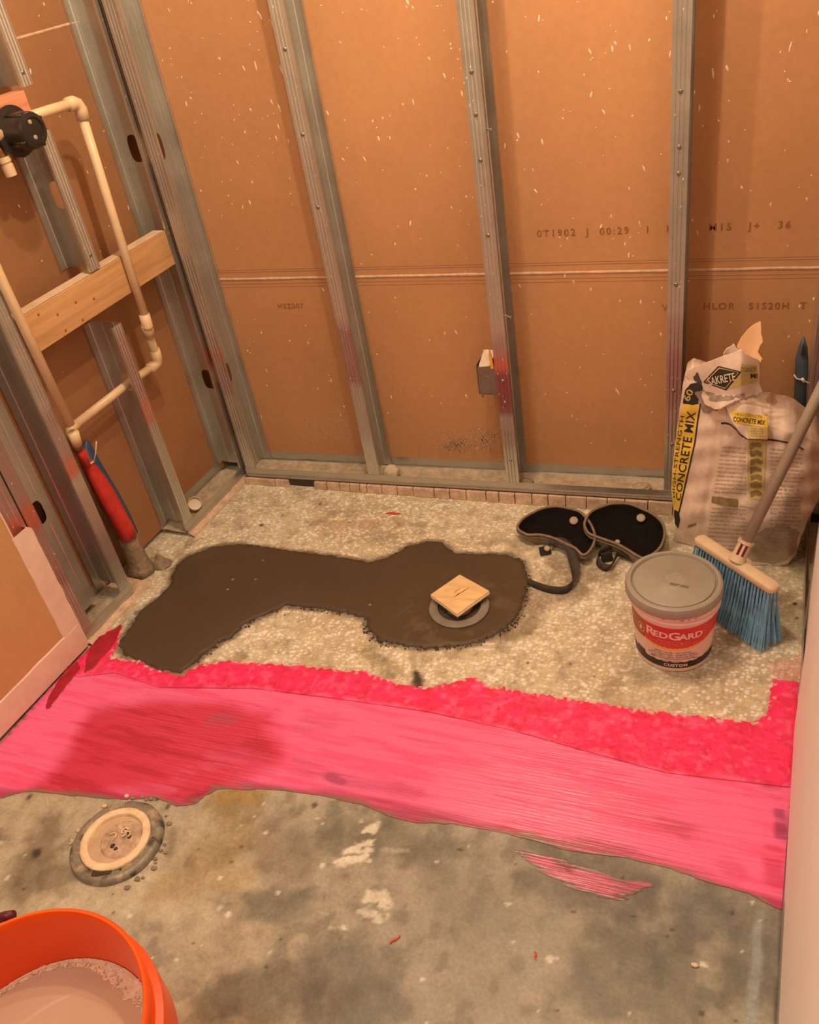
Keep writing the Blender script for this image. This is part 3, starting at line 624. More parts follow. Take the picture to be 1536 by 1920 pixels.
mb = MB(); mb.grid(lambda u, v: LW(edge_s(lerp(.365, 1.2, u))+.004*v-.001, -.0132, lerp(.365, 1.2, u)), 80, 1); obj('paper_edge', mb, M['mud'], nb, fix=False)
mb = MB(); prev = None
for k in range(81):
    s = lerp(.744, 1.9, k/80); h = .078+.002*MN.noise(Vector((s*20, 2, 2)))
    row = [mb.vert(LW(s, -.0145, .009)), mb.vert(LW(s, -.0150, .012)), mb.vert(LW(s, -.0150, h)), mb.vert(LW(s, -.0128, h+.003))]
    if prev:
        for i in range(3): mb.face(prev[i], prev[i+1], row[i+1], row[i])
    prev = row
obj('joint_compound', mb, M['mud'], nb, auto=True)
# right wall
wr = empty('wall_right', RW(1.0, 0, 0), kind='structure')
RBk = lambda y, b, z: RW(y, .0935+b, z)
board(wr, 'drywall_sheet', RBk, .26, 1.97, .012, CEIL, .0127, M['kraft2'])
mb = MB(); prev = None
def rwave(y): return float(np.interp(y, [.44, .66, .83, 1.0, 1.2, 1.3, 1.4], [-.001, -.0015, -.0015, -.004, -.006, -.002, .003]))
NY = 120
for zz in range(0, 41):
    z = CEIL*(zz/40)**2.2+.004; row = []
    for k in range(NY+1):
        ye = 1.40+.012*MN.noise(Vector((z*22, 5, 5)))+.35*min(z, .15); y = lerp(.26, ye, k/NY); f = math.exp(-z*5)
        zb = z+ (.010*max(0, MN.noise(Vector((y*6, 1, 1))))+.006)*(1 if zz == 0 else 0)
        row.append(mb.vert(RW(y, rwave(y)*f-.002*(1-f)+.0055, zb)))
    if prev:
        for i in range(NY): mb.face(prev[i], prev[i+1], row[i+1], row[i])
    prev = row
rb = obj('drywall_panel', mb, M['white'], wr, smooth=True, fix=False, label='white painted board with wavy lower edge'); sm = rb.modifiers.new('s', 'SOLIDIFY'); sm.thickness = .011; sm.offset = 0
# rest of the room outside the frame
M['rest'] = mat('bare_room_surface', (.34, .27, .21), .8, n1=(3, .1), bump=(40, .2, .001))
board(wr, 'wall_return', lambda s, b, z: (rx(.26)+s, .26-b, z), .008, .86, .0, CEIL, .0127, M['white'])
w4 = empty('wall_entry', (1.0, 0, 0), kind='structure'); board(w4, 'wall_panel', lambda s, b, z: (.985+b, s, z), -.93, .26, 0, CEIL, .0127, M['rest'])
w5 = empty('wall_front', (-.3, -.93, 0), kind='structure'); board(w5, 'wall_panel', lambda s, b, z: (s, -.935-b, z), -1.75, 1.0, 0, CEIL, .0127, M['rest'])
w6 = empty('ceiling', (-.4, .5, CEIL), kind='structure'); board(w6, 'ceiling_panel', lambda s, b, z: (s, lerp(-.95, 1.97, b/.0127), z), -1.8, 1.0, CEIL, CEIL+.0127, .0127, M['rest'])
# splashes
def flecks(parent, fn, n, s0, s1, z0, z1, seed, bias=.5):
    r = random.Random(seed); mb = MB()
    for _ in range(n):
        s = r.uniform(s0, s1); z = z0+(z1-z0)*(r.random()**bias)
        l = r.choice((.0012, .0016, .0018, .0022, .003, .0045, .007)); wd = r.uniform(.0011, .0020)+l*.09
        if r.random() < .10: l *= 1.6
        t = r.gauss(.12, .25); c, q = math.cos(t), math.sin(t); k = 6; ring = []
        for i in range(k):
            a = 2*math.pi*i/k; u = math.cos(a)*wd*r.uniform(.7, 1.2); v = math.sin(a)*l*r.uniform(.8, 1.1)
            ring.append(mb.vert(fn(s+u*c-v*q, -.0003, z+u*q+v*c)))
        top = mb.vert(fn(s, -.0012, z))
        for i in range(k): mb.face(ring[i], ring[(i+1) % k], top)
    return obj('splash_flecks', mb, M['fleck'], parent, kind='stuff')
flecks(wb, BF, 720, -1.34, .28, .62, 1.75, 1, .8); flecks(wb, BF, 120, -1.34, .28, .08, .6, 2, .7)
flecks(wl, LB, 130, 0, .6, .5, 1.7, 3, .6)
flecks(wl, lambda s, b, z: LW(s, -.0127+b, z), 12, .83, 1.3, .1, .4, 8, 1)
# chalky dust smudges low on the back board
def smudge(cx, cz, n, sx_, sz_, seed):
    r = random.Random(seed); mb = MB()
    for _ in range(n):
        s = r.gauss(cx, sx_); z = abs(r.gauss(cz, sz_)); l = r.uniform(.0006, .0028); wd = r.uniform(.0005, .0012); t = r.gauss(.5, .5)
        p = [mb.vert(BF(s+math.cos(a)*wd*math.cos(t)-math.sin(a)*l*math.sin(t), -.0004, z+math.cos(a)*wd*math.sin(t)+math.sin(a)*l*math.cos(t))) for a in (0, 1.05, 2.1, 3.14, 4.2, 5.24)]; mb.face(*p)
    return mb
M['chalk'] = mat('chalk_dust', (.66, .45, .32), .9, n1=(60, .1), bump=None)
for cx, cz, n, a, b, sd in ((-.745, .105, 900, .030, .018, 1), (-.66, .125, 700, .024, .028, 2), (-1.06, .13, 600, .05, .035, 3), (-1.17, .11, 350, .04, .03, 4)):
    obj('chalk_smudge', smudge(cx, cz, n, a, b, sd), M['chalk'], wb, kind='stuff')
# ------------------------------------------------------------------ text
def textmesh(body, size, bold=0., space=1.0, align='CENTER'):
    c = bpy.data.curves.new('t', 'FONT'); c.body = body; c.size = size; c.align_x = align; c.align_y = 'CENTER'; c.offset = bold; c.space_character = space; c.resolution_u = 3
    o = bpy.data.objects.new('t', c); COL.objects.link(o)
    dg = bpy.context.evaluated_depsgraph_get(); m = bpy.data.meshes.new_from_object(o.evaluated_get(dg))
    bm = bmesh.new(); bm.from_mesh(m); bmesh.ops.triangulate(bm, faces=bm.faces)
    v = [tuple(q.co) for q in bm.verts]; f = [tuple(q.index for q in p.verts) for p in bm.faces]; bm.free()
    bpy.data.objects.remove(o); bpy.data.curves.remove(c); bpy.data.meshes.remove(m)
    return v, f
def put_text(name, body, size, fn, m, parent, bold=0., space=1.0, align='CENTER', label=None, sxy=(1, 1)):
    v, f = textmesh(body, size, bold, space, align); mb = MB()
    for p in v: mb.vert(fn(p[0]*sxy[0], p[1]*sxy[1]))
    mb.f = f; return obj(name, mb, m, parent, fix=False, label=label)
def wtext(body, px, py, size, rot, m, sp=1.25):
    p = py_(px, py, 1.9445)
    def fn(x, y): return (p[0]+x*math.cos(rot)-y*math.sin(rot), 1.9436, p[2]+x*math.sin(rot)+y*math.cos(rot))
    put_text('printed_code', body, size, fn, m, wb, bold=.0003, space=sp)
wtext('0T1902  J  00:29   1   H', 1132, 434, .022, 0, M['ink'], 1.35)
wtext('M1S   J+   36', 1405, 424, .022, 0, M['ink'], 1.35)
wtext('V', 1247, 577, .022, 0, M['ink_faint']); wtext('HLOR   S1S20H  T  0', 1428, 574, .022, 0, M['ink'], 1.25)
wtext('HSZ007', 545, 574, .020, 0, M['ink_faint'], 1.2)
# ------------------------------------------------------------------ blocking, valve and pipes
def lbox(s0, s1, w0, w1, z0, z1):
    mb = MB(); mb.corners([LW(s0, w0, z0), LW(s1, w0, z0), LW(s1, w1, z0), LW(s0, w1, z0), LW(s0, w0, z1), LW(s1, w0, z1), LW(s1, w1, z1), LW(s0, w1, z1)]); return mb
wbk = obj('wood_blocking', lbox(.014, .547, .0015, .0395, .673, .760), M['wood'], loc=LW(.28, 0, .67), bevel=.0015, label='pale pine board spanning the left studs at mid height', cat='board')
mb = MB(); mb.grid(lambda u, v: LW(lerp(.016, .545, u), lerp(.003, .038, v), .7612+.0006*MN.noise(Vector((u*20, v*3, 1)))), 40, 4); obj('dust_layer', mb, M['dusttop'], wbk, smooth=True, fix=False)
for px, py in ((108, 590), (142, 567), (176, 560), (123, 620), (72, 590), (155, 600)):
    s, z = Lp(px, py, .0015)
    mb = MB(); mb.lathe([(.0035, -.001), (.003, .0004), (.0015, .0006)], LW(s, .0012, z), 10, axis=tuple(LN)); obj('knot', mb, M['lbrn'], wbk)
obj('wood_blocking', lbox(.295, .547, .0015, .0395, 1.072, 1.150), M['wood2'], loc=LW(.4, 0, 1.07), bevel=.0015, label='reddish pine board behind the black valve', cat='board')
pr = .0105
vc = Vector(LW(.362, .0, 1.087)); ax = Vector(LN)
valve = empty('shower_valve', vc, 'black capped shower valve with its cream plastic pipe loop on the left wall', 'valve')
pipe = valve
def lt(pts, r, n=14):
    mb = MB(); mb.tube([LW(*p) for p in pts], r, n); return mb
zA, zB = 1.099, .461
PV = [(.345, .004, zA), (.185, -.012, zA)]
obj('pipe_run', lt([(.335, .002, 1.102), (.255, -.006, 1.101), (.185, -.012, 1.099)], pr), M['cpvc'], pipe, smooth=True)
obj('pipe_run', lt([(.174, -.012, 1.09), (.186, -.012, .85), (.193, -.010, .60)], pr), M['cpvc'], pipe, smooth=True)
obj('elbow', lt([(.205, -.011, 1.0995), (.188, -.012, 1.0995), (.178, -.012, 1.094), (.173, -.012, 1.083), (.174, -.012, 1.062)], [.0145, .0145, .0145, .0145, .0145]), M['cpvc'], pipe, smooth=True)
obj('coupling', lt([(.1925, -.010, .615), (.194, -.009, .583), (.1935, -.0085, .580)], .0135), M['cpvc'], pipe, smooth=True)
obj('coupling', lt([(.1935, -.008, .590), (.187, .002, .555)], .0142), M['cpvc'], pipe, smooth=True)
obj('pipe_run', lt([(.190, 0, .565), (.165, .024, .50), (.161, .03, .48)], pr), M['cpvc'], pipe, smooth=True)
obj('elbow', lt([(.166, .023, .505), (.160, .030, .478), (.161, .033, .466), (.170, .037, .461), (.190, .040, .4605)], .0142), M['cpvc'], pipe, smooth=True)
obj('pipe_run', lt([(.175, .038, .4605), (.266, .046, .4605), (.478, .046, .459)], pr), M['cpvc'], pipe, smooth=True)
obj('elbow', lt([(.468, .046, .459), (.484, .046, .459), (.492, .045, .452), (.495, .043, .440), (.495, .042, .425)], .0128), M['cpvc'], pipe, smooth=True)
obj('pipe_run', lt([(.495, .042, .43), (.494, .036, .36)], pr), M['redsl'], pipe, smooth=True, label='red wrapped pipe end')
p2 = empty('water_pipe', LW(.54, 0, .45), 'straight cream plastic pipe at the left edge ending above the red sleeve', 'pipe')
obj('pipe_run', lt([(.552, -.0125, 1.7), (.545, -.0125, .84), (.531, -.012, .50)], pr), M['cpvc'], p2, smooth=True)
obj('coupling', lt([(.5305, -.011, .480), (.529, -.006, .460), (.526, 0, .445)], .0122), M['cpvc'], p2, smooth=True)
obj('coupling', lt([(.527, 0, .455), (.519, .013, .425)], .0125), M['brass'], p2, smooth=True)
obj('pipe_run', lt([(.522, .008, .435), (.502, .026, .365)], .009), M['redsl'], p2, smooth=True)
# valve
mb = MB(); mb.lathe([(.012, -.004), (.046, -.004), (.049, -.001), (.049, .003), (.038, .006), (.036, .012), (.0355, .034), (.035, .048), (.0325, .053), (.024, .055), (.0235, .0525), (.005, .0525)], vc+ax*.004, 48, axis=tuple(ax)); obj('plastic_guard', mb, M['blackp'], valve, auto=True)
for k in range(4):
    a = k*math.pi/2+.5; e1 = Vector(LD); e2 = Vector((0, 0, 1)); d = e1*math.cos(a)+e2*math.sin(a)
    mb = MB(); mb.tube([vc+ax*.012+d*.036, vc+ax*.054+d*.0345], .0035, 8); obj('rib', mb, M['blackp'], valve, smooth=True)
for k in range(2):
    mb = MB(); d = Vector((0, 0, 1))*(.016 if k else -.013)-Vector(LD)*.004
    mb.lathe([(.0045, 0), (.0045, .0015), (.003, .003)], vc+ax*.0565+d, 12, axis=tuple(ax)); obj('screw', mb, M['rivet'], valve)
mb = MB(); mb.tube([vc-ax*.035, vc+ax*.0], .024, 20); mb.tube([vc-ax*.012+Vector((0, 0, -.01)), vc-ax*.012+Vector((0, 0, -.052))], .012, 16); obj('valve_body', mb, M['brass'], valve, smooth=False)
mb = MB(); mb.tube([Vector(LW(.372, .006, 1.092)), Vector(LW(.75, .008, 1.098))], .0175, 18); obj('inlet_pipe', mb, M['cpvc'], valve, smooth=True)
mb = MB(); mb.tube([Vector(LW(.405, .012, 1.080)), Vector(LW(.402, .012, 1.045))], .009, 14); obj('outlet_stem', mb, M['brass'], valve, smooth=True)
mb = MB(); mb.tube([Vector(LW(.402, .012, 1.050)), Vector(LW(.401, .012, 1.040)), Vector(LW(.401, .012, 1.0395)), Vector(LW(.400, .012, 1.034)), Vector(LW(.400, .012, 1.0335)), Vector(LW(.399, .012, 1.012))], [.0135, .0135, .011, .011, .0125, .012], 16); obj('outlet_cap', mb, M['cpvc'], valve, auto=True)
# sleeves
def flat_tube(pts, wds, ths, wdir, n=20):
    rings = []
    P = [Vector(p) for p in pts]
    for i, p in enumerate(P):
        t = (P[min(i+1, len(P)-1)]-P[max(i-1, 0)]).normalized(); wv = Vector(wdir); wv = (wv-t*wv.dot(t)).normalized(); q = t.cross(wv)
        rings.append([p+wv*math.cos(2*math.pi*k/n)*wds[i]+q*math.sin(2*math.pi*k/n)*ths[i]+q*.002*MN.noise(Vector((i*.7, k*.5, 2))) for k in range(n)])
    mb = MB(); mb.loft(rings); return mb
sl = empty('pipe_sleeve', LW(.47, .03, .12), 'crumpled red plastic sleeve rising from the grey mortar stub', 'sleeve')
obj('sleeve', flat_tube([LW(.495, .036, .40), LW(.495, .035, .368), LW(.490, .034, .35), LW(.484, .033, .31), LW(.478, .032, .26), LW(.472, .031, .20), LW(.468, .030, .15), LW(.467, .030, .125)], [.014, .0125, .016, .022, .025, .0235, .0225, .0225], [.011, .010, .011, .013, .014, .018, .021, .021], LD), M['redsl'], sl, smooth=True)
mb = MB(); mb.tube([LW(.509, .024, .371), LW(.495, .0215, .368), LW(.481, .024, .365), LW(.479, .036, .363)], .0022, 8); mb.tube([LW(.483, .022, .366), LW(.474, .015, .385), LW(.462, .010, .412)], .0015, 6); obj('zip_tie', mb, M['tie'], sl, smooth=True)
s2 = empty('pipe_sleeve', LW(.44, .06, .12), 'dark blue plastic sleeve half hidden behind the red sleeve', 'sleeve')
obj('sleeve', flat_tube([LW(.452, .070, .385), LW(.450, .070, .383), LW(.445, .068, .30), LW(.436, .062, .22), LW(.432, .058, .15), LW(.432, .056, .10)], [.018, .019, .020, .019, .018, .018], [.004, .006, .010, .012, .014, .014], LD), M['bluesl'], s2, smooth=True)
st = empty('mortar_stub', LW(.463, .038, 0), 'rough grey mortar stub at the foot of the red sleeve', 'mortar')
mb = MB(); rings = []
for k, (z, rr) in enumerate(((.0006, .036), (.02, .033), (.04, .0285), (.07, .0265), (.10, .026), (.124, .025), (.127, .015))):
    rings.append([LW(.464+rr*math.cos(a)*(1+.12*MN.noise(Vector((math.cos(a)*2, math.sin(a)*2, z*40)))), .040+rr*math.sin(a)*(1+.12*MN.noise(Vector((math.cos(a)*2, math.sin(a)*2, z*40+9)))), z+.002*MN.noise(Vector((a*2, z*20, 0)))) for a in [2*math.pi*i/26 for i in range(26)]])
mb.loft(rings); obj('stub', mb, M['mortar_old'], st, smooth=True)
mb = MB(); bm_c = LW(.425, .012, 0)
mb.grid(lambda u, v: (lambda a, rr: (bm_c[0]+math.cos(a)*rr*1.5, bm_c[1]+math.sin(a)*rr, .0008+.026*max(0, (1-(rr/.026)**2))*(1+.6*MN.noise(Vector((math.cos(a)*rr*70, math.sin(a)*rr*70, 3))))))(2*math.pi*u, .026*v*(1+.2*MN.noise(Vector((math.cos(6.283*u)*2, math.sin(6.283*u)*2, 1))))), 40, 12); obj('mortar_crumb', mb, M['mortar_old'], st, smooth=True, fix=False)
# white cup in the corner bay, lump in the back track
cc = Vector(LW(.195, .045, .0175)); mb = MB(); cax = Vector((.55, -.45, .7)).normalized()
mb.lathe([(.004, .004), (.017, .004), (.0185, .0), (.0195, .002), (.020, .016), (.0185, .0165), (.0175, .008), (.003, .007)], cc+Vector((0, 0, .012)), 28, axis=tuple(cax)); obj('plastic_cup', mb, M['pvcw'], loc=cc, auto=True, label='small round cream plastic cap lying in the left floor track', cat='plastic cup')
def rock(c, rad, seed, sc=(1, 1, 1), n=3):
    bm = bmesh.new(); bmesh.ops.create_icosphere(bm, subdivisions=n, radius=1); mb = MB()
    for v in bm.verts:
        k = 1+.28*MN.noise(v.co*1.7+Vector((seed, 0, 0)))+.10*MN.noise(v.co*5+Vector((0, seed, 0)))
        z = v.co.z*k*rad*sc[2]; mb.vert((c[0]+v.co.x*k*rad*sc[0], c[1]+v.co.y*k*rad*sc[1], c[2]+z))
    mb.f = [tuple(v.index for v in f.verts) for f in bm.faces]; bm.free(); return mb
lp = py_(733, 882, 1.882); obj('mortar_lump', rock((lp[0], 1.882, .046), .0215, 4, (1.05, 1, .85)), M['lump'], loc=(lp[0], 1.882, .03), smooth=True, label='pale round mortar lump sitting in the back track beside a stud', cat='lump')
obj('mortar_crumb', rock((-.555+.022, 1.875, .047), .012, 9, (1.6, 1.1, .6)), M['mortar_old'], loc=(-.53, 1.875, .04), smooth=True, label='small dark mortar crumbs in the back track right of the box stud', cat='lump')
obj('mortar_crumb', rock((-.235, 1.885, .049), .013, 12, (1.7, 1.3, .5)), M['dust'], loc=(-.235, 1.885, .04), smooth=True, label='low pale mortar crumb in the back track beside the bag stud', cat='lump')
# electrical box on stud B
bx = empty('electrical_box', (-.60, 1.86, .36), 'small grey metal electrical box fixed to the left side of a back wall stud', 'electrical box')
x0, x1, zb0, zb1 = -.628, -.5805, .318, .398
mb = MB(); t = .0012
mb.corners([(x0, 1.856, zb0), (x1, 1.856, zb0), (x1, 1.858, zb0), (x0, 1.858, zb0), (x0, 1.856, zb1-.006), (x1, 1.856, zb1-.002), (x1, 1.858, zb1-.002), (x0, 1.858, zb1-.006)])
for a, b in (((x0, x0+t), (1.856, 1.90)), ((x1-t, x1), (1.856, 1.90)), ((x0, x1), (1.898, 1.90))):
    mb.corners([(a[0], b[0], zb0), (a[1], b[0], zb0), (a[1], b[1], zb0), (a[0], b[1], zb0), (a[0], b[0], zb1), (a[1], b[0], zb1), (a[1], b[1], zb1), (a[0], b[1], zb1)])
mb.corners([(x0, 1.856, zb0), (x1, 1.856, zb0), (x1, 1.90, zb0), (x0, 1.90, zb0), (x0, 1.856, zb0+t), (x1, 1.856, zb0+t), (x1, 1.90, zb0+t), (x0, 1.90, zb0+t)])
obj('box_body', mb, M['steel'], bx)
mb = MB(); mb.lathe([(.002, .0), (.009, .0), (.0095, -.0008), (.009, -.0016), (.002, -.0016)], ((x0+x1)/2, 1.8555, .36), 20, axis=(0, -1, 0)); obj('knockout', mb, M['steel'], bx)
for k in (0, 1):
    mb = MB(); mb.box((x0+.008+k*.032, 1.856, zb0-.004), (.003, .0008, .005)); obj('mounting_tab', mb, M['steel'], bx)
mb = MB(); mb.grid(lambda u, v: (lerp(x0+.002, x1-.014, u)+.012*v, lerp(1.858, 1.888, v), zb1-.004+.030*v-.010*(1-u)*(1-v)+.003*MN.noise(Vector((u*5, v*5, 2)))), 12, 12); obj('torn_cardboard', mb, M['pvcw'], bx, smooth=True, fix=False, solid=.002, label='pale torn card stuck in the box')
mb = MB(); mb.corners([(x1-.010, 1.853, .390), (x1-.002, 1.853, .392), (x1-.002, 1.858, .392), (x1-.010, 1.858, .390), (x1-.011, 1.851, .430), (x1-.007, 1.851, .447), (x1-.007, 1.854, .447), (x1-.011, 1.854, .430)]); obj('wood_shim', mb, M['lyel'], bx, label='thin orange shim')
# loose long screws through stud B
for px, py, dx, dz in ((905, 240, .016, -.006), (944, 590, .014, -.010)):
    p = py_(px, py, 1.862); mb = MB(); mb.tube([(p[0], 1.862, p[2]), (p[0]+dx, 1.868, p[2]+dz)], .0022, 8); mb.lathe([(.001, -.001), (.0045, 0), (.001, .001)], (p[0]+dx, 1.868, p[2]+dz), 10, axis=(dx, .006, dz))
    obj('loose_screw', mb, M['rivet'], loc=(p[0], 1.862, p[2]), smooth=True, label='pale bent screw poking out of the box stud, '+('upper of the two' if py < 400 else 'lower of the two'), cat='screw')
# ------------------------------------------------------------------ blue tube in the right corner
bt_ = empty('pipe_sleeve', (.105, 1.888, .05), 'dark blue-grey plastic sleeve tied upright in the back right corner', 'sleeve')
def BP(px, py): return Vector(py_(px, py, 1.888))
ptz = [(1507, 632), (1506, 650), (1504, 672), (1503, 700), (1501, 730), (1499, 770), (1494, 830), (1490, 900)]
wd = [.002, .009, .013, .014, .0125, .0135, .014, .014]; th = [.002, .007, .010, .012, .0115, .012, .013, .013]
obj('sleeve', flat_tube([BP(*p) for p in ptz], wd, th, (1, 0, 0)), M['bluetube'], bt_, smooth=True)
mb = MB(); q = [BP(1507, 637)+Vector((0, -.012, 0)), BP(1501, 662)+Vector((0, -.013, 0)), BP(1512, 660)+Vector((0, -.013, 0))]
for p in q: mb.vert(p)
mb.face(0, 1, 2); obj('cut_opening', mb, M['blackp'], bt_, solid=.001, fix=False)
mb = MB(); mb.tube([BP(1489, 697)+Vector((0, -.014, 0)), BP(1494, 704)+Vector((0, -.0145, 0)), BP(1504, 706)+Vector((0, -.016, 0)), BP(1512, 710)+Vector((0, -.015, 0)), BP(1524, 720)+Vector((.002, -.006, 0))], .0017, 6); mb.tube([BP(1504, 702)+Vector((0, -.018, 0)), BP(1508, 709)+Vector((0, -.018, 0))], .0035, 8); obj('tie_string', mb, M['tie'], bt_, smooth=True)
r = random.Random(31); mb = MB(); E1 = PW([(686, 1165), (690, 1185), (712, 1203), (750, 1212), (800, 1217), (860, 1213), (905, 1204), (945, 1184), (972, 1160), (988, 1120), (992, 1080)]); E2 = PW([(320, 1255), (365, 1245), (410, 1210), (455, 1176), (540, 1137), (640, 1150)])
for k in range(300):
    E = E1 if k % 3 else E2; i = r.randrange(len(E)-1); t = r.random(); x = lerp(E[i][0], E[i+1][0], t)+r.gauss(0, .006); y = lerp(E[i][1], E[i+1][1], t)+r.gauss(0, .006); q = r.uniform(.0007, .0026)
    g_ = rock((x, y, .002), q, k*.37, (1.2, 1, .6), 1); b_ = len(mb.v); mb.v += g_.v; mb.c += g_.c; mb.f += [tuple(i_+b_ for i_ in f_) for f_ in g_.f]
obj('mortar_crumbs', mb, M['mortar_dk'], bpy.data.objects['mortar_patch'], smooth=True, fix=False, kind='stuff')
# ------------------------------------------------------------------ square plate over the drain
dc = np.array([-.588, 1.414, 0]); dr = empty('shower_drain', tuple(dc), 'grey plastic drain ring set in the wet mortar below the square', 'drain')
mb = MB(); mb.lathe([(.070, .0045), (.0705, .0085), (.068, .0105), (.052, .0108), (.050, .0095), (.049, .0045)], dc, 64, cap0=False, cap1=False); obj('ring', mb, M['grayp'], dr, auto=True)
mb = MB(); mb.lathe([(.0005, .0052), (.0495, .0052), (.0495, .0046), (.0005, .0046)], dc, 48); obj('recess', mb, M['dirt_shade'], dr)  # flat dark disc, the shade inside the drain is only coloured in
mb = MB(); mb.lathe([(.030, .005), (.030, .0225), (.026, .0225), (.026, .020), (.001, .020)], dc, 40, cap1=False); obj('riser', mb, M['mortar_old'], dr, auto=True)
SQ = [fl(807, 1115, .031), fl(857, 1152, .031), fl(918, 1108, .031), fl(862, 1077, .031)]
sq = empty('square_plate', tuple(dc+np.array([0, 0, .0228])), 'small pale tan square board lying on the drain like a diamond', 'board')
def plate(z0, z1, k, d=(0, 0)):
    c = sum(SQ)/4; mb = MB(); P = [(c[0]+(p[0]-c[0])*k+d[0], c[1]+(p[1]-c[1])*k+d[1]) for p in SQ]
    mb.corners([(*p, z0) for p in P]+[(*p, z1) for p in P]); return mb
obj('backing', plate(.0228, .0275, 1.0, (.0012, -.0022)), M['plye'], sq, bevel=.0006)
obj('face', plate(.0276, .0312, 1.0), M['ply'], sq, bevel=.0006)
r = random.Random(3); c = sum(SQ)/4
for dx, dy, l in ((-.006, .010, .020), (.004, .002, .030), (-.004, -.008, .016), (.012, .014, .022), (.0, -.001, .008)):
    e = nrm(SQ[2]-SQ[1]); f_ = np.array([-e[1], e[0], 0]); p = c+np.array([dx, dy, .0006]); mb = MB(); a = p-e*l/2; b = p+e*l/2
    mb.corners([tuple(a-f_*.0006), tuple(b-f_*.0003), tuple(b+f_*.0003), tuple(a+f_*.0006), tuple(a-f_*.0006+np.array([0, 0, .0003])), tuple(b-f_*.0003+np.array([0, 0, .0003])), tuple(b+f_*.0003+np.array([0, 0, .0003])), tuple(a+f_*.0006+np.array([0, 0, .0003]))])
    obj('grain_mark', mb, M['lbrn'], sq)
# ------------------------------------------------------------------ pail of waterproofing
pc = np.array([-.108, 1.380, 0.]); pa = math.atan2(-1.38, .108)
def prad(z): return lerp(.0755, .0855, z/.150)
pail = empty('plastic_pail', tuple(pc), 'pink-white plastic pail with grey lid and red printed label', 'pail')
mb = MB(); mb.lathe([(.070, .0006), (.0735, .0006), (.0755, .003), (prad(.06), .06), (prad(.1385), .1385), (.0885, .1400), (.0885, .1425), (prad(.144), .144), (prad(.150), .150), (.0885, .1515), (.0885, .156), (.086, .160), (.086, .165), (.001, .165)], pc, 96); obj('tub', mb, M['pail'], pail, auto=True)
mb = MB(); mb.lathe([(.087, .1575), (.0925, .1580), (.0942, .1610), (.0942, .1720), (.0920, .1790), (.0880, .1815), (.0835, .1812), (.0815, .1780), (.0805, .1750), (.0790, .1750), (.0780, .1785), (.0760, .1795), (.0225, .1795), (.0215, .1801), (.0200, .1801), (.0190, .1793), (.001, .1793)], pc+np.array([-.003, .003, 0]), 96, cap0=False); lidp = obj('lid', mb, M['lid'], pail, auto=True)
pcl = pc+np.array([-.003, .003, 0])
for x, y in ((.005, .016), (-.008, -.020)):
    mb = MB(); mb.lathe([(.0022, .1794), (.0016, .1803), (.0005, .1806)], pcl+np.array([x, y, 0]), 12); obj('nub', mb, M['rivet'], lidp, smooth=True)
mb = MB(); mb.lathe([(.001, .1795), (.001, .1798)], pcl, 6)
mb = MB(); q = pcl+np.array([.012, -.016, .1796]); mb.box(q, (.018, .004, .0003), Matrix.Rotation(-.15, 3, 'Z')); obj('smear', mb, M['steel'], lidp, bevel=.001)
def PC(x, z, o=.0004):
    r_ = prad(z)+o; a = pa+x/r_; return (pc[0]+r_*math.cos(a), pc[1]+r_*math.sin(a), z)
def band(x0, x1, lo, hi, m, name='label_band', o=.0004, n=90, label=None):
    mb = MB(); mb.grid(lambda u, v: PC(lerp(x0, x1, u), lerp(lo(lerp(x0, x1, u)), hi(lerp(x0, x1, u)), v), o), n, 6); return obj(name, mb, m, pail, smooth=True, fix=False, label=label)
W = .132
def rl(x): return .071+.020*min(1, abs(x)/.085)**2+.0012*abs(math.sin(x*330))*(abs(x) < .05)
band(-W, W, lambda x: rl(x), lambda x: .1290+.0*x, M['lred'], label='red label band')
band(-W, W, lambda x: rl(x)-.0075+.003*min(1, abs(x)/.1), lambda x: rl(x)+.0004, M['lyel'], o=.0003, label='yellow label stripe')
band(-W, -.062, lambda x: .079, lambda x: .1285, M['lbrn'], o=.0006, label='brown label end')
band(-W, W, lambda x: .0135, lambda x: .0300+.004*min(1, abs(x)/.09)**2+(.002 if int((x+1)*160) % 3 == 0 else 0), M['lblk'], label='black label band')
band(-.085, -.060, lambda x: .033, lambda x: .041, M['lblk'], n=10, o=.0005)
def ptext(body, x, z, size, m, sp=1.0, bold=0., sxy=(1, 1)):
    put_text('label_text', body, size, lambda a, b: PC(x+a, z+b, .0009), m, pail, bold=bold, space=sp, sxy=sxy)
for body, x, z, size in (('R', -.0475, .1075, .0315), ('ED', -.0255, .1057, .0225), ('G', .0015, .1070, .0300), ('ARD', .0350, .1050, .0225)):
    ptext(body, x, z, size, M['lwht'], 1.0, .0007, (1.08, 1))
ptext('Waterproofing and', 0, .0915, .0076, M['lpink'], 1.1, .0001)
ptext('Crack Prevention Membrane', 0, .0855, .0076, M['lpink'], 1.1, .0001)
ptext('MEMBRANE IMPERMEABLE Y', .002, .0800, .0058, M['lpink'], 1.1)
ptext('ANTIFRACTURAS', .002, .0755, .0052, M['lpink'], 1.1)
for k, (t, wz) in enumerate((('READY TO USE - FAST DRYING', .0046), ('FOR TILE & STONE - SUPERIOR BOND', .0046), ('EASY TO APPLY - ROLL, BRUSH OR TROWEL', .0046), ('MEETS WATERPROOFING STANDARD', .0046))):
    ptext(t, 0, .0590-.0062*k, wz, M['lgrey'], 1.15, .0001)
ptext('1 GAL (3.78 L)', .0, .0335, .005, M['lgrey'], 1.0, .0001); ptext('NET', .046, .0375, .005, M['lgrey']); ptext('LOTE', -.042, .0385, .005, M['lgrey'])
ptext('CUSTOM', .006, .0215, .0105, M['lwht'], 1.15, .0004)
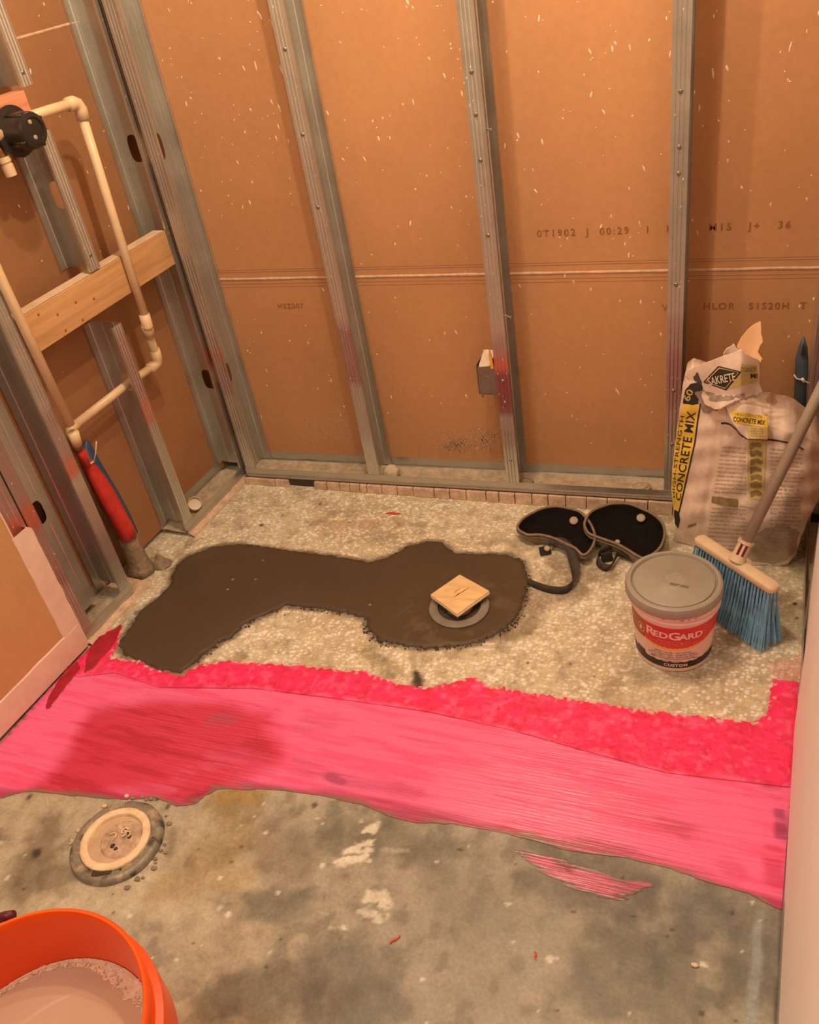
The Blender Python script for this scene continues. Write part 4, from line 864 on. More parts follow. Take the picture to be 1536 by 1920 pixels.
def ringshape(x, z, r0, r1, m, o=.0009, n=28, name='label_emblem', sz=1.):
    mb = MB(); mb.grid(lambda u, v: PC(x+lerp(r0, r1, v)*math.cos(6.2832*u), z+lerp(r0, r1, v)*sz*math.sin(6.2832*u), o), n, 2); return obj(name, mb, m, pail, fix=False)
ringshape(-.0235, .0215, .0026, .0036, M['lgrey'])
ringshape(-.0705, .1030, .0085, .0100, M['lgold'], sz=1.35); ringshape(-.0705, .1030, .0001, .0085, M['lbrn'], sz=1.35)
mb = MB(); fp = [(0, .010), (.0028, .004), (.0042, -.001), (.003, -.0055), (0, -.0075), (-.003, -.0055), (-.004, -.001), (-.0016, .002)]
for x, z in fp: mb.vert(PC(-.0715+x, .1040+z, .0012))
mb.vert(PC(-.0715, .1020, .0012))
for i in range(8): mb.face(i, (i+1) % 8, 8)
obj('label_emblem', mb, M['lwht'], pail, fix=False, label='pale flame emblem')
ringshape(.0655, .1120, .0040, .0047, M['lpink'])
r = random.Random(6)
for k in range(16):
    x = r.uniform(-.06, .05) if k else -.02; w_ = r.uniform(.002, .008); h = r.uniform(.002, .007); z = .1560
    mb = MB(); mb.grid(lambda u, v: PC(x+(u-.5)*w_*(1-.3*v), z-h*v*(1-.5*abs(u-.5)), .0036-.002*v if z-h*v > .150 else .0010), 4, 4); obj('paint_drip', mb, M['paint'], pail, smooth=True, fix=False)
# ------------------------------------------------------------------ knee pads
def smooth_poly(P, n):
    P = np.array(P, float); m = len(P); out = []
    for k in range(n):
        t = k*m/n; i = int(t); f = t-i; p0, p1, p2, p3 = P[(i-1) % m], P[i % m], P[(i+1) % m], P[(i+2) % m]
        out.append(.5*((2*p1)+(-p0+p2)*f+(2*p0-5*p1+4*p2-p3)*f*f+(-p0+3*p1-3*p2+p3)*f**3))
    return np.array(out)
def kneepad(outline, zr, label, rivets, straps, buckle):
    O = smooth_poly([fl(x, y, zr)[:2] for x, y in outline], 60); c = O.mean(0); base = (c[0], c[1], 0)
    root = empty('knee_pad', base, label, 'knee pad', 'pair of knee pads')
    zz = [zr+.003*MN.noise(Vector((k*.3, zr*50, 0))) for k in range(60)]
    def R_(s_, z, zk=0.): return [(c[0]+(p[0]-c[0])*s_, c[1]+(p[1]-c[1])*s_, lerp(z, zz[i], zk)) for i, p in enumerate(O)]
    mb = MB(); mb.loft([R_(.60, .0008), R_(.80, .003), R_(.93, .014), R_(.99, zr, .8), R_(.97, zr, 1)], True, True, False); obj('shell', mb, M['binding'], root, smooth=True, fix=False)
    mb = MB(); mb.loft([R_(.975, zr-.001, 1), R_(.93, zr*.8), R_(.86, zr*.45), R_(.62, .010), R_(.3, .007), R_(.02, .006)], True, False, True); obj('lining', mb, M['foam'], root, smooth=True, fix=False)
    P = [(p[0], p[1], zz[i]+.001) for i, p in enumerate(O)]; P.append(P[0]); mb = MB(); mb.tube(P, .0034, 8, False); obj('edge_binding', mb, M['binding'], root, smooth=True)
    P = [(c[0]+(p[0]-c[0])*1.012, c[1]+(p[1]-c[1])*1.012, zz[i]-.008) for i, p in enumerate(O)]; P.append(P[0]); mb = MB(); mb.tube(P, .0022, 8, False); obj('edge_binding', mb, M['binding'], root, smooth=True)
    for px, py, z, r_ in rivets:
        p = fl(px, py, z); mb = MB(); ax_ = nrm(CAM*.6+np.array([0, 0, 1])-p*.6)
        mb.lathe([(.001, -.002), (r_, -.002), (r_, .0008), (r_*.8, .0022), (.001, .0026)], p, 24, axis=tuple(ax_)); obj('rivet', mb, M['rivet'], root, auto=True)
    for P in straps:                        # (px,py,z, width vector)
        mb = MB(); pts = [np.array(fl(x, y, z)) for x, y, z, w_ in P]; ws = [np.array(w_, float) for *_, w_ in P]; n = len(pts); m_ = (n-1)*8; prev = None
        for k in range(m_+1):
            t = k/8; i = min(int(t), n-2); f = t-i
            g = lambda A_, j: A_[max(0, min(n-1, j))]
            cr = lambda A_: .5*((2*g(A_, i))+(-g(A_, i-1)+g(A_, i+1))*f+(2*g(A_, i-1)-5*g(A_, i)+4*g(A_, i+1)-g(A_, i+2))*f*f+(-g(A_, i-1)+3*g(A_, i)-3*g(A_, i+1)+g(A_, i+2))*f**3)
            p, w_ = cr(pts), cr(ws); row = [mb.vert(p-w_/2), mb.vert(p), mb.vert(p+w_/2)]
            if prev: mb.face(prev[0], prev[1], row[1], row[0]); mb.face(prev[1], prev[2], row[2], row[1])
            prev = row
        obj('strap', mb, M['webbing'], root, smooth=True, fix=False, solid=.0018)
    px, py = buckle; p = fl(px, py, .012); mb = MB()
    mb.box(p, (.014, .003, .011), Matrix.Rotation(.5, 3, 'Z')@Matrix.Rotation(-.5, 3, 'X')); bk = obj('buckle', mb, M['blackp'], root, bevel=.002)
    return root
k1 = kneepad([(971, 992), (978, 976), (1002, 960), (1032, 951), (1066, 953), (1090, 962), (1108, 984), (1116, 1008), (1108, 1030), (1093, 1040), (1075, 1026), (1045, 1012), (1015, 1004), (990, 1004)], .034,
    'left black foam knee pad with a long grey strap trailing on the floor', [(1076, 976, .022, .0105), (1026, 1028, .019, .0072)],
    [[(1030, 1016, .026, (.004, .010, .020)), (1052, 1014, .032, (.012, .018, .004)), (1070, 1030, .030, (.024, .004, .004)), (1076, 1052, .022, (.024, .002, .006)), (1079, 1074, .015, (.016, 0, .016)), (1074, 1094, .0135, (.004, 0, .023)), (1060, 1106, .012, (0, 0, .022)), (1035, 1106, .011, (0, .002, .021)), (1010, 1099, .009, (0, .006, .017)), (990, 1090, .006, (0, .012, .010))]], (1022, 1032))
k2 = kneepad([(1096, 984), (1104, 966), (1124, 952), (1150, 945), (1178, 946), (1206, 955), (1234, 972), (1246, 992), (1244, 1015), (1232, 1034), (1212, 1046), (1196, 1044), (1176, 1030), (1150, 1018), (1122, 1008), (1104, 1000)], .040,
    'black foam knee pad right behind the pail, right of the two', [(1202, 971, .028, .0105), (1158, 1016, .034, .006)],
    [[(1150, 1022, .028, (.004, .002, .018)), (1132, 1030, .020, (.0, .004, .022)), (1120, 1046, .014, (.004, .002, .022)), (1128, 1060, .012, (.010, 0, .018)), (1142, 1064, .012, (.010, .004, .018)), (1152, 1050, .014, (.004, .004, .020)), (1160, 1036, .020, (.0, .004, .020)), (1180, 1044, .018, (.0, .004, .016))],
     [(1178, 1040, .020, (0, .002, .012)), (1192, 1052, .016, (0, .002, .012)), (1206, 1062, .008, (0, .002, .010))]], (1138, 1044))
# ------------------------------------------------------------------ broom
br = empty('push_broom', (0, 1.50, 0), 'broom with blue bristles, cream head and grey handle leaning in the right corner', 'broom')
BA = np.array([-.080, 1.566, .146]); BB = np.array([.080, 1.421, .146]); be = nrm(BB-BA); bn = np.array([be[1], -be[0], 0])  # bn towards viewer
L_ = np.linalg.norm(BB-BA); mb = MB(); rings = []
for k in range(25):
    t = k/24; s_ = L_*t; e = max(0., abs(t-.5)*2-.9)/.1; sc = math.sqrt(max(.02, 1-e*e)); p = BA+be*s_; hx, hz = .0150*(.55+.45*sc), .010*(.5+.5*sc)
    rings.append([p+bn*hx*math.copysign(abs(math.cos(a))**.55, math.cos(a))+np.array([0, 0, 1])*hz*math.copysign(abs(math.sin(a))**.55, math.sin(a)) for a in [2*math.pi*i/20 for i in range(20)]])
mb.loft(rings); obj('broom_head', mb, M['broomw'], br, smooth=True)
HS = BA+be*L_*.52+np.array([0, 0, .008]); HT = np.array(py_(1536, 738, 1.63)); hd = nrm(HT-HS)
mb = MB(); mb.lathe([(.018, .0), (.0165, .006), (.0145, .016), (.0145, .040), (.0165, .041), (.0165, .047), (.0115, .047)], HS, 28, axis=tuple(hd)); obj('socket', mb, M['broomw'], br, auto=True)
q = HS+hd*.026+np.array(nrm(CAM-HS))*.0137; u_ = nrm(np.cross(hd, nrm(CAM-HS))); mb = MB(); mb.corners([tuple(q+u_*a*.0075+hd*b*.014+nrm(CAM-HS)*c_) for c_ in (-.001, .0010) for a, b in ((-1, -1), (1, -1), (1, 1), (-1, 1))]); obj('slot', mb, M['maroon'], br)
mb = MB(); ln = (.236-HS[0])/hd[0]; mb.tube([HS+hd*.030, HS+hd*ln*.5, HS+hd*ln], .0112, 24); obj('handle', mb, M['handle'], br, smooth=True)
mb = MB(); r = random.Random(8)
for i in range(25):
    for j in range(4):
        t = (i+.5)/25; b0 = BA+be*L_*(.02+.96*t)+bn*((j-1.5)*.0072)+np.array([0, 0, -.009]); fl_ = (t-.45)
        for k in range(19):
            a = r.uniform(0, 6.28); rr = r.uniform(0, .0022); st_ = b0+be*math.cos(a)*rr+bn*math.sin(a)*rr
            out = be*(fl_*.030+r.gauss(0, .0032))+bn*((j-.9)*.010+.004+r.gauss(0, .0035)); zb = r.uniform(.0008, .007)+max(0, .006*math.sin(t*9))
            e_ = np.array([st_[0], st_[1], zb])+out; m_ = (st_+e_)/2+out*-.12+np.array([0, 0, .0]); wv = be*.00055; wn = bn*.00055
            I = [[mb.vert(p+wv), mb.vert(p-wv*.5+wn), mb.vert(p-wv*.5-wn)] for p in (st_, m_, e_)]
            for A1, B1 in ((I[0], I[1]), (I[1], I[2])):
                for q_ in range(3): mb.face(A1[q_], A1[(q_+1) % 3], B1[(q_+1) % 3], B1[q_])
obj('bristles', mb, M['bristle'], br, fix=False, kind='stuff')
# ------------------------------------------------------------------ concrete bag
def Yb(px, py):
    a = np.interp(px, [1255, 1295, 1335, 1352, 1400, 1470, 1520, 1565], [1.742, 1.705, 1.685, 1.672, 1.652, 1.648, 1.672, 1.715])+(900-py)*.00012
    b = np.interp(px, [1258, 1310, 1410, 1480, 1505], [1.745, 1.718, 1.668, 1.678, 1.705]); t = ss(950, 1055, np.asarray(py, float))
    y = a*(1-t)+b*t
    w_ = .0040*np.sin(px*.045+py*.02)*np.sin(py*.035+1)+.0022*np.sin(px*.11+py*.06)+.0016*np.sin(py*.16+px*.03)
    fold = .010*np.exp(-((px-(1352-(py-797)*.16))/9)**2)*(py > 790)     # crease between side and front
    return y+w_*(1-.6*t)+fold*(1-t)
def pxsheet(name, poly, Yf, m, parent, h=3.0, off=0., solid=0., label=None, rag=0., seed=1, rs=.12, kind=None):
    P = np.array(poly, float); ff = lambda X, Y: sdf(poly, X, Y)+(rag*fbm(X, Y, rs, 3, seed) if rag else 0)
    g = patch(P[:, 0].min()-4, P[:, 0].max()+4, P[:, 1].min()-4, P[:, 1].max()+4, h, ff, lambda X, Y, f: 0*X, lambda X, Y, f: np.ones(X.shape+(3,)))
    mb = MB(); mb.f = [f[::-1] for f in g.f]
    for x, y, _ in g.v:
        p = py_(x, y, float(Yf(x, y))-off); mb.vert((p[0], p[1], max(p[2], .0012+off)))
    return obj(name, mb, m, parent, smooth=True, fix=False, solid=solid, label=label, kind=kind)
bag = empty('concrete_bag', (.01, 1.73, 0), 'torn open dusty paper bag of concrete mix standing in the right corner', 'bag')
BODY = [(1284, 704), (1278, 740), (1271, 795), (1265, 840), (1261, 880), (1259, 920), (1262, 950), (1268, 985), (1262, 1014), (1300, 1030), (1350, 1046), (1400, 1059), (1450, 1063), (1478, 1058), (1494, 1037), (1503, 1005), (1520, 965), (1545, 920), (1562, 880), (1550, 850), (1530, 828), (1500, 815), (1470, 805), (1440, 796), (1385, 796), (1362, 770), (1352, 745), (1340, 730), (1312, 712), (1296, 698)]
body = pxsheet('bag_body', BODY, Yb, M['bag'], bag, 3.5, rag=1.2)
bm = bmesh.new(); bm.from_mesh(body.data); top = list(bm.faces); ret = bmesh.ops.extrude_face_region(bm, geom=top)
oy = 1.73
for v in [g for g in ret['geom'] if isinstance(g, bmesh.types.BMVert)]: v.co.y = max(v.co.y+.04, 1.80-oy+.012*MN.noise(v.co*9))
bmesh.ops.recalc_face_normals(bm, faces=bm.faces); bm.to_mesh(body.data); bm.free()
LFT = [(1279, 757), (1271, 795), (1265, 840), (1261, 880), (1259.5, 920), (1262, 945), (1264, 958)]
RGT = [(1272, 966), (1277, 945), (1285, 910), (1294, 870), (1303, 830), (1309, 785), (1314, 757)]
strip = pxsheet('side_stripe', [(a+.8, b) for a, b in LFT]+RGT, Yb, M['byel'], bag, 3, off=.0012, label='yellow side stripe with black lettering')
pxsheet('side_stripe', [(a-1.4, b) for a, b in RGT]+[(a+1.2, b) for a, b in RGT[::-1]], Yb, M['bblk'], bag, 1.5, off=.0016, label='thin black stripe edge')
pxsheet('side_stripe', [(1280, 757), (1284, 733), (1294, 720), (1309, 716), (1318, 726), (1316, 757), (1298, 759)], Yb, M['bblk'], bag, 2, off=.0014, rag=1.0, label='black patch with weight number')
pxsheet('side_stripe', [(1264, 955), (1273, 960), (1276, 975), (1272, 990), (1266, 982)], Yb, M['bblk'], bag, 2, off=.0014, rag=1.0)
def stript(body_, v0, v1, uc, uh, m, bold=.0, parent=bag, name='bag_print'):
    """lettering running up the stripe; v in px height, u across"""
    Lx = np.array(LFT)[::-1]; Rx = np.array(RGT)
    v, f = textmesh(body_, 1.0, bold, 1.05); V = np.array(v); x0, x1 = V[:, 0].min(), V[:, 0].max(); y0, y1 = V[:, 1].min(), V[:, 1].max(); mb = MB()
    for x, y, _ in v:
        t = (x-x0)/(x1-x0); py = lerp(v0, v1, t); u = uc-uh*((y-y0)/(y1-y0)-.5)*2
        lx = np.interp(py, [q[1] for q in LFT], [q[0] for q in LFT]); rx_ = np.interp(-py, [-q[1] for q in RGT], [q[0] for q in RGT])
        px = lerp(lx, rx_, u); py2 = py+(u-.5)*6; p = py_(px, py2, float(Yb(px, py2))-.0022); mb.vert(p)
    mb.f = f; obj(name, mb, m, parent, fix=False)
stript('CONCRETE MIX', 938, 771, .60, .23, M['bblk'], .012)
stript('HIGH-STRENGTH', 935, 782, .17, .10, M['bblk'], .0)
def ptxt(body_, cx, cy, w_, h, rot, m, Yf, off=.0022, bold=0., shear=0., name='bag_print', parent=bag):
    v, f = textmesh(body_, 1.0, bold, 1.0); V = np.array(v); x0, x1 = V[:, 0].min(), V[:, 0].max(); y0, y1 = V[:, 1].min(), V[:, 1].max(); mb = MB()
    for x, y, _ in v:
        a = ((x-x0)/(x1-x0)-.5)*w_; b = -((y-y0)/(y1-y0)-.5)*h; a += shear*b
        px = cx+a*math.cos(rot)-b*math.sin(rot); py = cy+a*math.sin(rot)+b*math.cos(rot); mb.vert(py_(px, py, float(Yf(px, py))-off))
    mb.f = f; obj(name, mb, m, parent, fix=False)
ptxt('60', 1291, 741, 22, 13, -1.15, M['byelp'], Yb, bold=.02)
# upper flap with emblem
def Yf_(px, py): return np.interp(px, [1280, 1312, 1350, 1390, 1430], [1.752, 1.712, 1.672, 1.662, 1.690])+.004*np.sin(px*.07+py*.03)-.0006*np.maximum(0, py-740)+.0002*(700-np.minimum(700, py))
FLAP = [(1286, 706), (1290, 694), (1303, 688), (1322, 680), (1345, 671), (1368, 664), (1390, 654), (1396, 663), (1406, 667), (1424, 676), (1426, 700), (1425, 722), (1430, 734), (1424, 742), (1400, 746), (1386, 750), (1372, 756), (1352, 766), (1340, 768), (1322, 758), (1314, 740), (1302, 724)]
flap = pxsheet('bag_flap', FLAP, Yf_, M['bag'], bag, 3, rag=1.0, solid=.0012, label='folded over top flap with emblem')
pxsheet('flap_print', [(1388, 682), (1421, 686), (1421, 708), (1421, 716), (1362, 730), (1366, 722), (1388, 700)], Yf_, M['byelp'], flap, 2, off=.0014)
pxsheet('flap_print', [(1318, 717), (1347, 686), (1391, 697), (1362, 732)], Yf_, M['bblk'], flap, 2, off=.0018)
pxsheet('flap_print', [(1322, 716), (1348, 689), (1386, 698), (1360, 729)], Yf_, M['byelp'], flap, 2, off=.0022)
pxsheet('flap_print', [(1324, 716), (1349, 691), (1384, 698), (1360, 727)], Yf_, M['bblk'], flap, 2, off=.0026)
ptxt('SAKRETE', 1353, 711, 52, 15, -.20, M['bwht'], Yf_, .0034, .012, 0, 'flap_print', flap)
ptxt('CONCR', 1404, 693, 31, 9, -.02, M['bolv'], Yf_, .0034, .01, 0, 'flap_print', flap); ptxt('MI', 1414, 705, 12, 9, -.05, M['bblk'], Yf_, .0034, .01, 0, 'flap_print', flap)
pxsheet('flap_dirt', [(1300, 706), (1308, 698), (1314, 712), (1318, 728), (1316, 742), (1310, 734), (1304, 720)], Yf_, M['lgrey'], flap, 2, off=.0014, rag=2.5)
Yc = lambda px, py: 1.700+.0004*(px-1400)+.006*np.sin((px-1385)*.06)+.0012*(685-py)
pxsheet('torn_paper', [(1382, 650), (1390, 632), (1400, 619), (1412, 609), (1427, 602), (1428, 625), (1431, 641), (1424, 652), (1421, 660), (1430, 673), (1424, 682), (1410, 682), (1396, 672)], Yc, M['bagin'], bag, 3, solid=.0012, rag=.8, label='brown inner paper torn into a peak')
Ye = lambda px, py: 1.700+.014*((px-1368)/14)**2*0+.012*np.sin((px-1352)*.09)
pxsheet('torn_paper', [(1357, 672), (1357, 662), (1363, 653), (1372, 648), (1376, 643), (1380, 652), (1392, 664), (1376, 674), (1362, 678)], Ye, M['bag'], bag, 2.5, solid=.0012, label='small curled corner of outer paper')
Yt = lambda px, py: np.asarray(Yb(px, np.maximum(py, 800)))*0+1.640+.003*np.sin(px*.12+py*.05)+(820-py)*.00035
tong = pxsheet('torn_paper', [(1356, 744), (1375, 746), (1392, 757), (1429, 763), (1430, 777), (1439, 780), (1441, 824), (1402, 823), (1389, 813), (1374, 792), (1364, 770)], Yt, M['bag'], bag, 3, solid=.0010, rag=.8, label='torn tongue of paper with yellow label')
pxsheet('tongue_print', [(1370, 769), (1439, 780), (1440, 802), (1378, 793)], Yt, M['byel'], tong, 2.5, off=.0014)
pxsheet('tongue_print', [(1402, 798), (1440, 802), (1440, 823), (1403, 821)], Yt, M['byelp'], tong, 2.5, off=.0014)
ptxt('HIGH-STRENGTH', 1404, 779, 50, 6.0, .12, M['bolv'], Yt, .0024, .0, 0, 'tongue_print', tong); ptxt('CONCRETE MIX', 1405, 789, 60, 9.5, .12, M['bblk'], Yt, .0024, .014, 0, 'tongue_print', tong)
for k in range(4): ptxt(('FOR USE', 'WHERE HIGH', 'STRENGTH', 'IS REQUIRED')[k], 1420, 804+k*4.6, 22+3*(k % 2), 3.2, .05, M['bolv'], Yt, .0024, 0, 0, 'tongue_print', tong)
Yi = lambda px, py: 1.818-.0001*(px-1440)+.004*np.sin(px*.08)
pxsheet('inner_liner', [(1438, 781), (1462, 781), (1478, 791), (1500, 796), (1520, 812), (1545, 835), (1556, 866), (1520, 860), (1480, 842), (1438, 828)], Yi, M['bagin'], bag, 3, solid=.0012, rag=1.2, label='brown inner liner above the tear')
DL = [(1352, 794), (1360, 793), (1370, 796), (1380, 805), (1388, 815), (1400, 822), (1416, 823), (1434, 823.5), (1458, 826), (1481, 831), (1497, 837), (1507, 843)]
pxsheet('tear_line', [(a, b-1.6) for a, b in DL]+[(a, b+1.8) for a, b in DL[::-1]], Yb, M['lbrn'] if False else M['dirt_shade'], bag, 1.5, off=.0016, rag=.5)  # dark strip colours in the shade of the open tear
for k, (P_, Yq, par) in enumerate((([(1306, 735), (1322, 728), (1335, 742), (1352, 752), (1350, 766), (1330, 775), (1316, 770), (1310, 752)], Yb, bag), ([(1318, 732), (1334, 738), (1350, 742), (1378, 742), (1400, 736), (1396, 742), (1370, 748), (1346, 752), (1330, 750)], Yf_, flap), ([(1378, 752), (1400, 746), (1424, 738), (1426, 744), (1400, 748)], Yf_, flap))):
    pxsheet('dirt_smudge', P_, Yq, M['dirtp'], par, 2, off=.0015, rag=5, seed=20+k, rs=.16)
pxsheet('dirt_smudge', [(1390, 1040), (1410, 1012), (1445, 990), (1480, 985), (1498, 1000), (1492, 1030), (1478, 1052), (1450, 1058), (1410, 1055)], Yb, M['dirtp2'], bag, 3, off=.0010, rag=7, seed=31, rs=.06)
# print on the front panel
pxsheet('bag_print', [(1403, 824), (1437, 824), (1436, 860), (1434, 900), (1431, 938), (1405, 935), (1402, 880)], Yb, M['byelp'], bag, 3, off=.0013)
for k in range(7):
    y = 832+k*15; pxsheet('bag_print', [(1407, y), (1420, y-3), (1429, y+2), (1428, y+9), (1418, y+6), (1408, y+11)], Yb, M['bolv'], bag, 1.5, off=.0019, rag=2.6, seed=k)
pxsheet('bag_print', [(1336, 930), (1384, 937), (1382, 951), (1350, 947), (1334, 942)], Yb, M['bolv'], bag, 2, off=.0016, rag=1.2)
pxsheet('bag_print', [(1387, 938), (1418, 943), (1417, 952), (1386, 948)], Yb, M['bwht'], bag, 2, off=.0015)
mb = MB(); r = random.Random(11)
def bar(x0, x1, y0, slope, th, cur=0):
    n = max(2, int((x1-x0)/3)); prev = None
    for k in range(n+1):
        x = lerp(x0, x1, k/n); y = y0+slope*(x-x0)+cur*math.sin(math.pi*k/n)
        row = []
        for d in (-th/2, th/2):
            p = py_(x, y+d, float(Yb(x, y+d))-.0015); row.append(mb.vert((p[0], p[1], max(p[2], .003))))
        if prev: mb.face(prev[0], row[0], row[1], prev[1])
        prev = row
for k in range(26):
    y = 838+k*7.6; xl = 1352-(y-797)*.16
    if 925 < y < 950: continue
    x = xl+7
    while x < 1398:
        l = r.uniform(4, 16); bar(x, min(1399, x+l), y+(x-xl)*.06, .06, r.choice((1.6, 2.0, 2.6)), .3); x += l+r.uniform(1.2, 3)
for k in range(25):
    y = 842+k*7.4; x = 1444
    while x < 1500-max(0, y-960)*.25:
        l = r.uniform(4, 16); bar(x, x+l, y+(x-1444)*.05, .05, r.choice((1.6, 2.0, 4.2 if k in (9, 10, 15, 16) else 2.4)), .3); x += l+r.uniform(1.2, 3)
obj('bag_print', mb, M['bgry'], bag, fix=False, kind='stuff')
mb = MB()
for k in range(5): bar(1290+k*3.2, 1292.6+k*3.2, 990-k*1.0, -2.2, 3.0)
obj('bag_print', mb, M['bblk'], bag, fix=False, kind='stuff')
# ------------------------------------------------------------------ closet flange in the floor
fc = np.array([-1.045, .680, 0]); fg = empty('closet_flange', tuple(fc), 'corroded round toilet flange with a cream ring in the concrete floor', 'flange')
mb = MB(); mb.hascol = True; N_ = 96
prof = [(.0885, .0006), (.0880, .006), (.0850, .0105), (.0780, .0130), (.0700, .0125), (.0665, .0115), (.0660, .006)]; rings = []
for r_, z in prof:
    ring = []
    for k in range(N_):
        a = 2*math.pi*k/N_; q = MN.noise(Vector((math.cos(a)*3, math.sin(a)*3, r_*60))); t = .5+.5*MN.noise(Vector((math.cos(a)*2.2, math.sin(a)*2.2, r_*30+5)))
        col = np.array((.20, .20, .165))*(1-t)+np.array((.32, .29, .22))*t
        if q > .42: col = np.array((.08, .085, .07))
        if q < -.3: col = np.array((.46, .38, .27))
        ring.append(mb.vert((fc[0]+math.cos(a)*r_*(1+.012*q), fc[1]+math.sin(a)*r_*(1+.012*q), z+.0012*q*(z > .002)), col))
    rings.append(ring)
for A1, B1 in zip(rings[:-1], rings[1:]):
    for k in range(N_): j = (k+1) % N_; mb.face(A1[k], A1[j], B1[j], B1[k])
obj('outer_ring', mb, M['flgd'], fg, smooth=True, fix=False)
mb = MB(); rings = []
for r_, z in ((.0665, .008), (.0668, .0150), (.0650, .0172), (.0600, .0176), (.0545, .0174), (.0522, .0165), (.0515, .0130), (.0510, .0095)):
    rings.append([(fc[0]+math.cos(a)*r_*(1+.008*MN.noise(Vector((math.cos(a)*4, math.sin(a)*4, z*80)))), fc[1]+math.sin(a)*r_*(1+.008*MN.noise(Vector((math.cos(a)*4, math.sin(a)*4, z*80)))), z+.0008*MN.noise(Vector((math.cos(a)*5, math.sin(a)*5, r_*90)))) for a in [2*math.pi*k/N_ for k in range(N_)]])
mb.loft(rings, True, False, False); obj('cream_ring', mb, M['flgc'], fg, smooth=True, fix=False)
mb = MB(); mb.lathe([(.001, .0100), (.0512, .0100), (.0512, .0090)], fc, 48); obj('pipe_floor', mb, M['flgc2'], fg, smooth=False)
pq = fc+np.array([.0105, .003, 0]); mb = MB()
mb.grid(lambda u, v: (lambda a, rr: (pq[0]+math.cos(a)*rr, pq[1]+math.sin(a)*rr, (.0102+.0042*(1-ss(.0365, .0395, np.array(rr))))+.0018*MN.noise(Vector((math.cos(a)*rr*90, math.sin(a)*rr*90, 2)))*(rr < .03)))(6.28318*u, .0400*v), 60, 22); obj('plug', mb, M['plug'], fg, smooth=True, fix=False)
r = random.Random(5)
for k in range(4):
    x, y = pq[0]+r.uniform(-.018, .010), pq[1]+r.uniform(-.016, .018); P = []
    a0 = r.uniform(0, 6)
    for i in range(9): a = a0+i*.45; P.append((x+math.cos(a)*.0065, y+math.sin(a)*.0065, .0160))
    mb = MB(); mb.tube(P, .0014, 6); obj('debris_curl', mb, M['flgc'], fg, smooth=True)
for x, y, r_ in ((-.004, .018, .0052), (-.006, -.018, .0050), (.004, -.022, .004), (.016, .006, .004), (.006, .014, .004)):
    obj('debris_spot', rock((pq[0]+x, pq[1]+y, .0148), r_, x*999, (1, 1, .35), 2), M['dirt_shade'], fg, smooth=True)
def fspot(px, py, r_, z=.0128, sc=(1, 1, .25)):
    p = fl(px, py, z); obj('bolt_hole', rock((p[0], p[1], z), r_, px, sc, 2), M['dirt_shade'], fg, smooth=True)  # flat dark lump on the ring, stands for the shade in a hole
fspot(286, 1571, .0026); fspot(225, 1630, .0028)
SL = [fl(x, y, .0138) for x, y in ((175, 1630), (190, 1634), (209, 1632), (207, 1638), (192, 1641), (180, 1644), (170, 1643))]; mb = MB()
for p in SL: mb.vert(p)
mb.face(*range(7)); obj('bolt_slot', mb, M['dirt_shade'], fg, fix=False, solid=.001)  # dark patch on top of the ring colours in the slot's shade
# crust of old wax and grit round the flange
r = random.Random(15)
for k in range(26):
    a = r.uniform(-1.6, 1.9) if k % 3 else r.uniform(1.9, 3.4); d = r.uniform(.092, .107)
    obj('grit', rock((fc[0]+math.cos(a)*d, fc[1]+math.sin(a)*d, .0012), r.uniform(.0015, .005), k*3.1, (1.3, 1, .5), 2), M['mortar_old'] if k % 3 else M['lump'], fg, smooth=True)
# ------------------------------------------------------------------ orange bucket
oc = np.array([-.735, .236, 0.]); bk = empty('bucket', tuple(oc), 'bright orange plastic bucket half full of murky water at the lower left', 'bucket')
mb = MB(); mb.lathe([(.001, .0006), (.128, .0006), (.131, .004), (.1475, .262), (.1480, .268), (.1655, .270), (.1685, .273), (.1690, .300), (.1700, .332), (.1690, .336), (.1600, .338), (.1585, .345), (.1590, .360), (.1625, .363), (.1640, .368), (.1635, .373), (.1610, .3760), (.1580, .3755), (.1560, .3720), (.1545, .360), (.1460, .262), (.1270, .006), (.001, .006)], oc, 128); obj('tub', mb, M['orange'], bk, auto=True)
wz = .276; wr_ = .1468; mb = MB(); mb.lathe([(.001, wz), (wr_, wz), (wr_, wz-.01)], oc, 96, cap1=False); obj('water', mb, M['water'], bk)
def foam_in(a):                               # width of the foam fringe
    d = math.degrees(a) % 360; k = float(np.interp(d, [0, 20, 45, 62, 78, 95, 120, 150, 180, 230, 360], [.010, .012, .014, .024, .026, .014, .007, .006, .010, .006, .010]))
    return k*(1+.35*MN.noise(Vector((math.cos(a)*14, math.sin(a)*14, 1))))
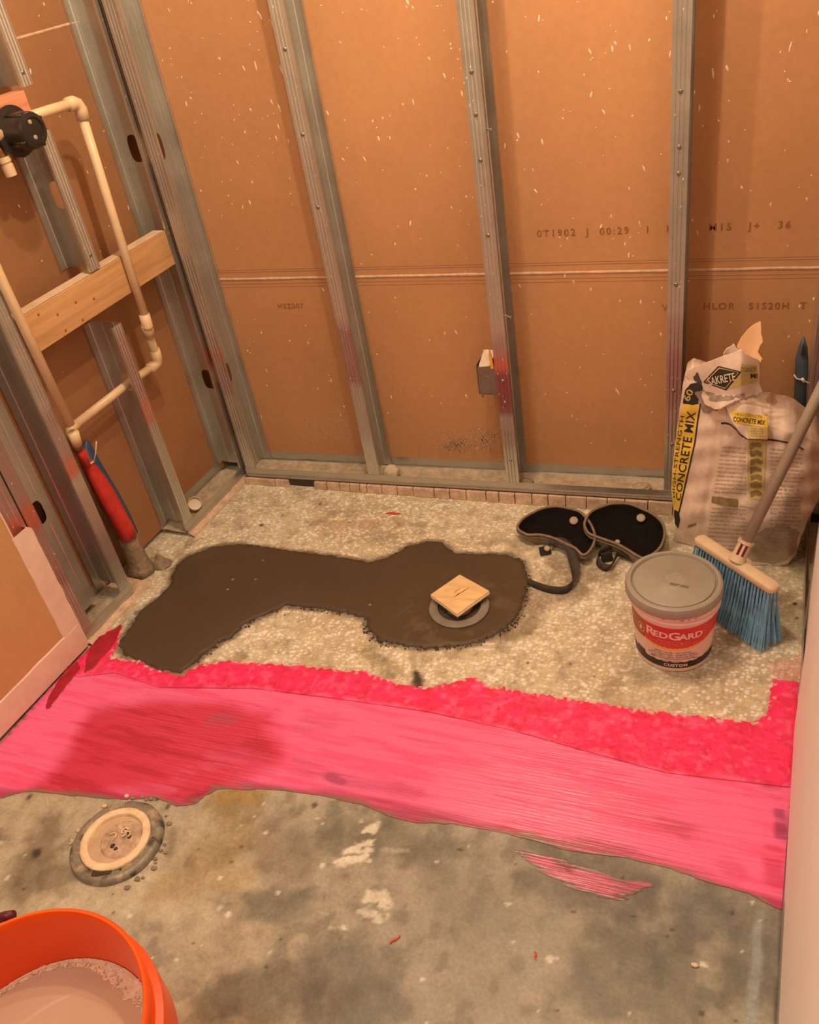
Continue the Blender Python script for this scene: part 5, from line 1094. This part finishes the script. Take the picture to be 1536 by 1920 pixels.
mb = MB(); mb.grid(lambda u, v: (lambda a: (oc[0]+math.cos(a)*(wr_-foam_in(a)*v), oc[1]+math.sin(a)*(wr_-foam_in(a)*v), wz+.0004+.0042*math.sin(math.pi*min(1, v+.25))*(1+.5*MN.noise(Vector((math.cos(a)*60, math.sin(a)*60, v*6))))*(1-v)))(6.28318*u), 360, 8); obj('foam', mb, M['foamy'], bk, smooth=True, fix=False)
r = random.Random(2); mb = MB()
for k in range(420):
    a = r.uniform(.1, 3.3) if r.random() < .8 else r.uniform(0, 6.28); v = r.random(); d = wr_-foam_in(a)*v; s_ = r.uniform(.0008, .0024); c_ = Vector((oc[0]+math.cos(a)*d, oc[1]+math.sin(a)*d, wz+.003*(1-v)))
    mb.lathe([(s_, 0), (s_*.87, s_*.5), (s_*.5, s_*.87), (s_*.05, s_)], c_, 8, cap0=False)
obj('bubbles', mb, M['foamy'], bk, smooth=True, fix=False, kind='stuff')
P = [fl(*q) for q in ((24, 1716, .362), (10, 1718, .358), (-6, 1723, .352), (-30, 1735, .340), (-60, 1760, .32))]; mb = MB(); mb.tube(P, .0065, 12); obj('handle_grip', mb, M['maroon'], bk, smooth=True)
# ------------------------------------------------------------------ crumbs and shavings
def shaving(px, py, l, rot, label, m='redbit', w_=.0035):
    p = fl(px, py, .001); mb = MB(); n = 8; prev = None
    for k in range(n+1):
        t = k/n; ww = w_*math.sin(math.pi*(.12+.8*t))*(1+.3*math.sin(k*2.)); x = (t-.5)*l; y = .0012*math.sin(t*7); z = .0012+.0022*math.sin(math.pi*t)
        row = [mb.vert((p[0]+x*math.cos(rot)-(y+s_*ww/2)*math.sin(rot), p[1]+x*math.sin(rot)+(y+s_*ww/2)*math.cos(rot), z)) for s_ in (-1, 1)]
        if prev: mb.face(prev[0], prev[1], row[1], row[0])
        prev = row
    obj('red_shaving', mb, M[m], loc=p, fix=False, solid=.0006, label=label, cat='shaving')
shaving(737, 963, .042, .12, 'red plastic shaving on the terrazzo in front of the back sill', w_=.008)
shaving(741, 1762, .022, .95, 'red sliver on the grey concrete below the pink coat', w_=.003)
shaving(1004, 1792, .014, -1.2, 'tiny red chip on the grey concrete at lower right', w_=.003)
p = fl(1303, 1810, .001); obj('plaster_chip', rock((p[0], p[1], .0022), .0052, 3, (1.2, .7, .4), 2), M['bwht'], loc=p, smooth=True, label='small white plaster chip on the concrete at lower right', cat='chip')
